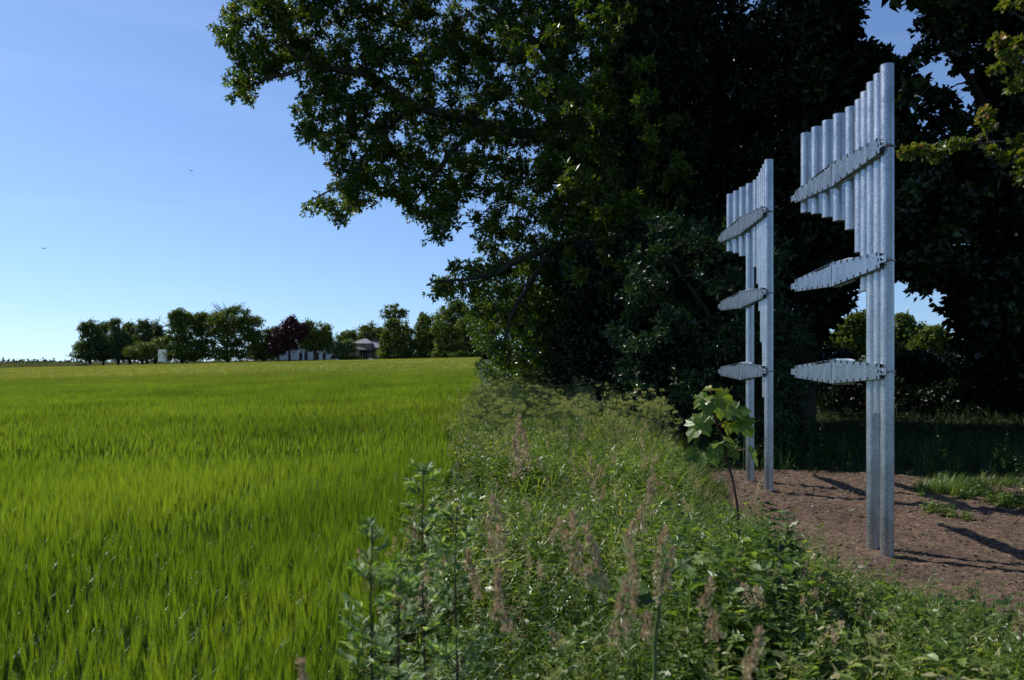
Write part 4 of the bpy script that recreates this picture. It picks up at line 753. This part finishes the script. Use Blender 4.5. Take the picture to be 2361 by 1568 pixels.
g = Geo(); bot = np.array((base[0]+.03, SY, float(gz(base[0], SY))-.05)); tube(g, [bot, P(1700, 1165, SY), P(1690, 1110, SY), P(1677, 1060, SY), P(1667, 1015, SY), P(1655, 985, SY), P(1646, 950, SY), P(1638, 915, SY), P(1637, 903, SY)], [.009, .008, .0075, .007, .006, .0055, .005, .004, .003], 8)
stem_o = g.obj('stem', M['darkstem'], sap)
LV = [(1640, 899, .10, (-.9, -.3, .1), (0, -.2, 1)), (1643, 899, .11, (.9, -.3, .05), (.1, -.3, 1)), (1640, 898, .08, (.2, -.9, .2), (0, 0, 1)), (1636, 897, .07, (-.3, .8, .4), (0, 0, 1)),
      (1634, 912, .17, (-.75, -.3, -.45), (-.3, -.6, .8)), (1648, 910, .17, (.8, -.2, -.35), (.2, -.8, .5)), (1634, 925, .15, (-.1, -.4, -.9), (-.2, -1, .2)), (1650, 925, .17, (.25, -.3, -.9), (.1, -1, .3)),
      (1632, 962, .27, (-.62, -.25, -.6), (-.35, -.8, .5)), (1624, 965, .17, (.35, -.5, -.75), (.2, -.9, .3)),
      (1668, 952, .22, (.8, -.3, .15), (-.1, -.8, .8)), (1674, 945, .20, (.75, .1, -.35), (.4, -.5, .8)), (1690, 965, .20, (.5, -.4, -.75), (.3, -.9, .3)), (1672, 975, .12, (-.1, -.6, -.8), (.3, -.9, .4)),
      (1664, 1012, .12, (.8, -.5, -.1), (0, -.1, 1)), (1662, 1020, .12, (-.7, -.6, -.2), (0, -.1, 1)), (1668, 1022, .14, (.3, -.9, -.2), (.1, -.3, 1)), (1656, 1024, .15, (-.4, -.5, -.7), (-.2, -.8, .5)), (1680, 1030, .13, (.4, -.5, -.7), (.2, -.9, .4)),
      (1622, 1044, .13, (-.8, -.2, -.4), (-.1, -.8, .6)), (1640, 1045, .16, (-.5, -.4, -.7), (-.3, -.7, .6)), (1648, 1044, .13, (.3, -.4, -.8), (.2, -.8, .5)), (1711, 1035, .17, (.55, -.1, -.75), (.6, -.6, .4))]
for (x, y, L, d, n) in LV:
    cxs = np.interp(y, [903, 985, 1050], [1638, 1655, 1672]); x = cxs+(x-cxs)*1.35; b = P(x, y, SY+random.uniform(-.16, .08)); n = np.array(n, float)+rng.normal(0, .35, 3); g = Geo(); maple_leaf(g, b, np.array(d, float), np.array(n, float), L*.74, random.random()); lf = g.obj('leaf', M['sap'], sap, loc=tuple(b))
    sx = np.interp(y+14, [903, 985, 1110], [1637, 1655, 1690]); a = P(sx, y+16, SY); gp = Geo(); tube(gp, [a, (a+b)/2+np.array((0, 0, .012)), b], .0022, 5); gp.obj('leaf_stalk', M['redstem'], lf, loc=tuple(b))
# ---------------------------------------------------------------- single weeds that stand out
def mugwort(x, ytop, Y, label):
    top = P(x, ytop, Y); X = top[0]; z0 = float(gz(X, Y)); H = top[2]-z0; root = empty('mugwort_plant', (X, Y, z0), label, 'weed', None)
    g = Geo(); tt = np.linspace(0, 1, 8); cx = X+.02*np.sin(tt*5)+(tt-1)*.05; pts = np.stack([cx, Y+0*tt, z0+H*tt], -1); tube(g, pts, np.linspace(.006, .002, 8), 6); gl = Geo(); n = 52
    t = .18+.82*rng.random(n)**.7; a = rng.random(n)*6.28; b = np.stack([np.interp(t, tt, cx), np.full(n, Y), z0+H*t], -1); ln = (1.12-t)*.15+.02
    e = b+np.stack([np.cos(a)*ln, np.sin(a)*ln, ln*.7], -1)
    for i in range(n): tube(g, [b[i], e[i]], [.0015, .0008], 3)
    for f in np.linspace(.3, 1, 7):
        q = b*(1-f)+e*f; m = len(q)
        for sg in (-1, 1): leaves(gl, q, nrm((e-b)*.8+np.cross(e-b, (0, 0, sg*1.0))+rng.normal(0, .02, (m, 3))), np.tile((0, 0, 1.), (m, 1))+rng.normal(0, .4, (m, 3)), .038, .012, rng.random(m))
    g.obj('stem', M['darkstem'], root); gl.obj('foliage', M['mug'], root)
mugwort(990, 1085, 2.7, 'tallest silvery mugwort at the barley edge in the foreground'); mugwort(875, 1205, 2.3, 'silvery mugwort farthest left, standing against the barley'); mugwort(1068, 1165, 2.5, 'shorter silvery mugwort just right of the tallest one'); mugwort(940, 1300, 2.1, 'low bushy mugwort between and in front of the two left ones')
def nettle(x, ytop, Y, label):
    top = P(x, ytop, Y); X = top[0]; z0 = float(gz(X, Y)); H = top[2]-z0; root = empty('nettle_plant', (X, Y, z0), label, 'weed', None)
    g = Geo(); tube(g, [(X, Y, z0), (X+.01, Y, z0+H*.5), (X, Y, z0+H)], [.004, .003, .002], 5); g.obj('stem', M['stem'], root); gl = Geo(); k = 20
    for i in range(k):
        t = .2+.8*i/(k-1); a = i*1.57+.3
        for s in (0, math.pi):
            m = 1; d = np.array([[math.cos(a+s), math.sin(a+s), -.25+.5*t]]); L = .15*(1.2-t*.75); leaves(gl, np.array([[X, Y, z0+H*t]]), d, np.array([[0, 0, 1.]])+rng.normal(0, .2, (1, 3)), L, L*.55, rng.random(1), six=True)
            leaves(gl, np.array([[X, Y, z0+H*t]])+d*L*.1, nrm(d+np.array([[.6*math.sin(a), -.6*math.cos(a), 0]])), np.array([[0, 0, 1.]]), L*.55, L*.3, rng.random(1))
    gl.obj('foliage', M['nettle'], root)
nettle(1775, 1165, 4.7, 'dark nettle at the left side of the nettle clump beside the soil'); nettle(1812, 1185, 4.5, 'tallest dark nettle at the corner of the verge beside the soil'); nettle(1835, 1235, 4.4, 'dark nettle leaning over the soil edge'); nettle(1795, 1250, 4.1, 'shorter nettle in front of the clump beside the soil')
nettle(1822, 1275, 4.3, 'low dark nettle at the very edge of the soil'); nettle(1760, 1215, 4.4, 'dark nettle deepest inside the clump beside the soil'); nettle(1780, 1300, 3.9, 'nearest dark nettle of the clump beside the soil'); nettle(1825, 1330, 4.1, 'lowest dark nettle overhanging the soil')
# hogweed stalk
hp = P(1520, 1330, 2.3); root = empty('hogweed_plant', (hp[0], 2.3, float(gz(hp[0], 2.3))), 'thick pale green hogweed stalk with broad leaves in the foreground verge', 'weed')
g = Geo(); tube(g, [(hp[0]-.02, 2.3, float(gz(hp[0], 2.3))), P(1510, 1480, 2.3), P(1527, 1330, 2.3), P(1540, 1280, 2.3)], [.007, .0065, .006, .004], 8); tube(g, [P(1527, 1330, 2.3), P(1600, 1285, 2.3)], [.005, .003], 6); g.obj('stem', M['stem'], root)
g = Geo()
for (x, y, L) in ((1430, 1350, .09), (1450, 1380, .08), (1600, 1290, .05), (1570, 1300, .05), (1400, 1340, .08)):
    maple_leaf(g, P(x, y, 2.3), np.array((random.choice((-1, 1))*.8, -.3, .1)), np.array((0, -.5, 1)), L, random.random())
g.obj('foliage', M['weed'], root)
# the big seed heads nearest the camera
proto = None
for i, (x, y, Y) in enumerate([(1505, 1255, 2.0), (1462, 1245, 2.2), (1350, 1215, 2.1), (1150, 1175, 2.3), (1415, 1135, 2.6), (1612, 1395, 1.9), (1555, 1395, 2.0), (1238, 1035, 3.4), (1132, 990, 3.6), (1480, 1275, 1.9), (1300, 1000, 3.5), (1405, 1320, 2.1), (1085, 1400, 1.8), (1230, 1320, 2.2), (885, 1500, 1.9), (1590, 1420, 1.85)]):
    top = P(x, y-20, Y); z0 = float(gz(top[0], Y)); H = top[2]-z0
    if i % 4 == 0:
        proto = cocksfoot(1.0, .85, 44)
        st = Geo(); hd = Geo(); V = np.concatenate(proto.V)
        st.add(V, Q=np.concatenate(proto.Q)); hd.add(V, T=np.concatenate(proto.T), rnd=np.concatenate(proto.tr))
        pe = empty('flowering_grass', (0, 0, 0), 'tall cocksfoot grass stalk with a fluffy brownish pink head in the foreground verge', 'grass stalk', 'cocksfoot stalks in the foreground')
        c1 = st.obj('stalk', M['stem'], pe); c2 = hd.obj('seed_head', M['seed'], pe); e = pe
    else:
        e = pe.copy(); COL.objects.link(e)
        for c in (c1, c2): cc = c.copy(); COL.objects.link(cc); cc.parent = e
    e.location = (top[0], Y, z0); e.scale = (1, 1, H); e.rotation_euler = (0, 0, i*1.3)
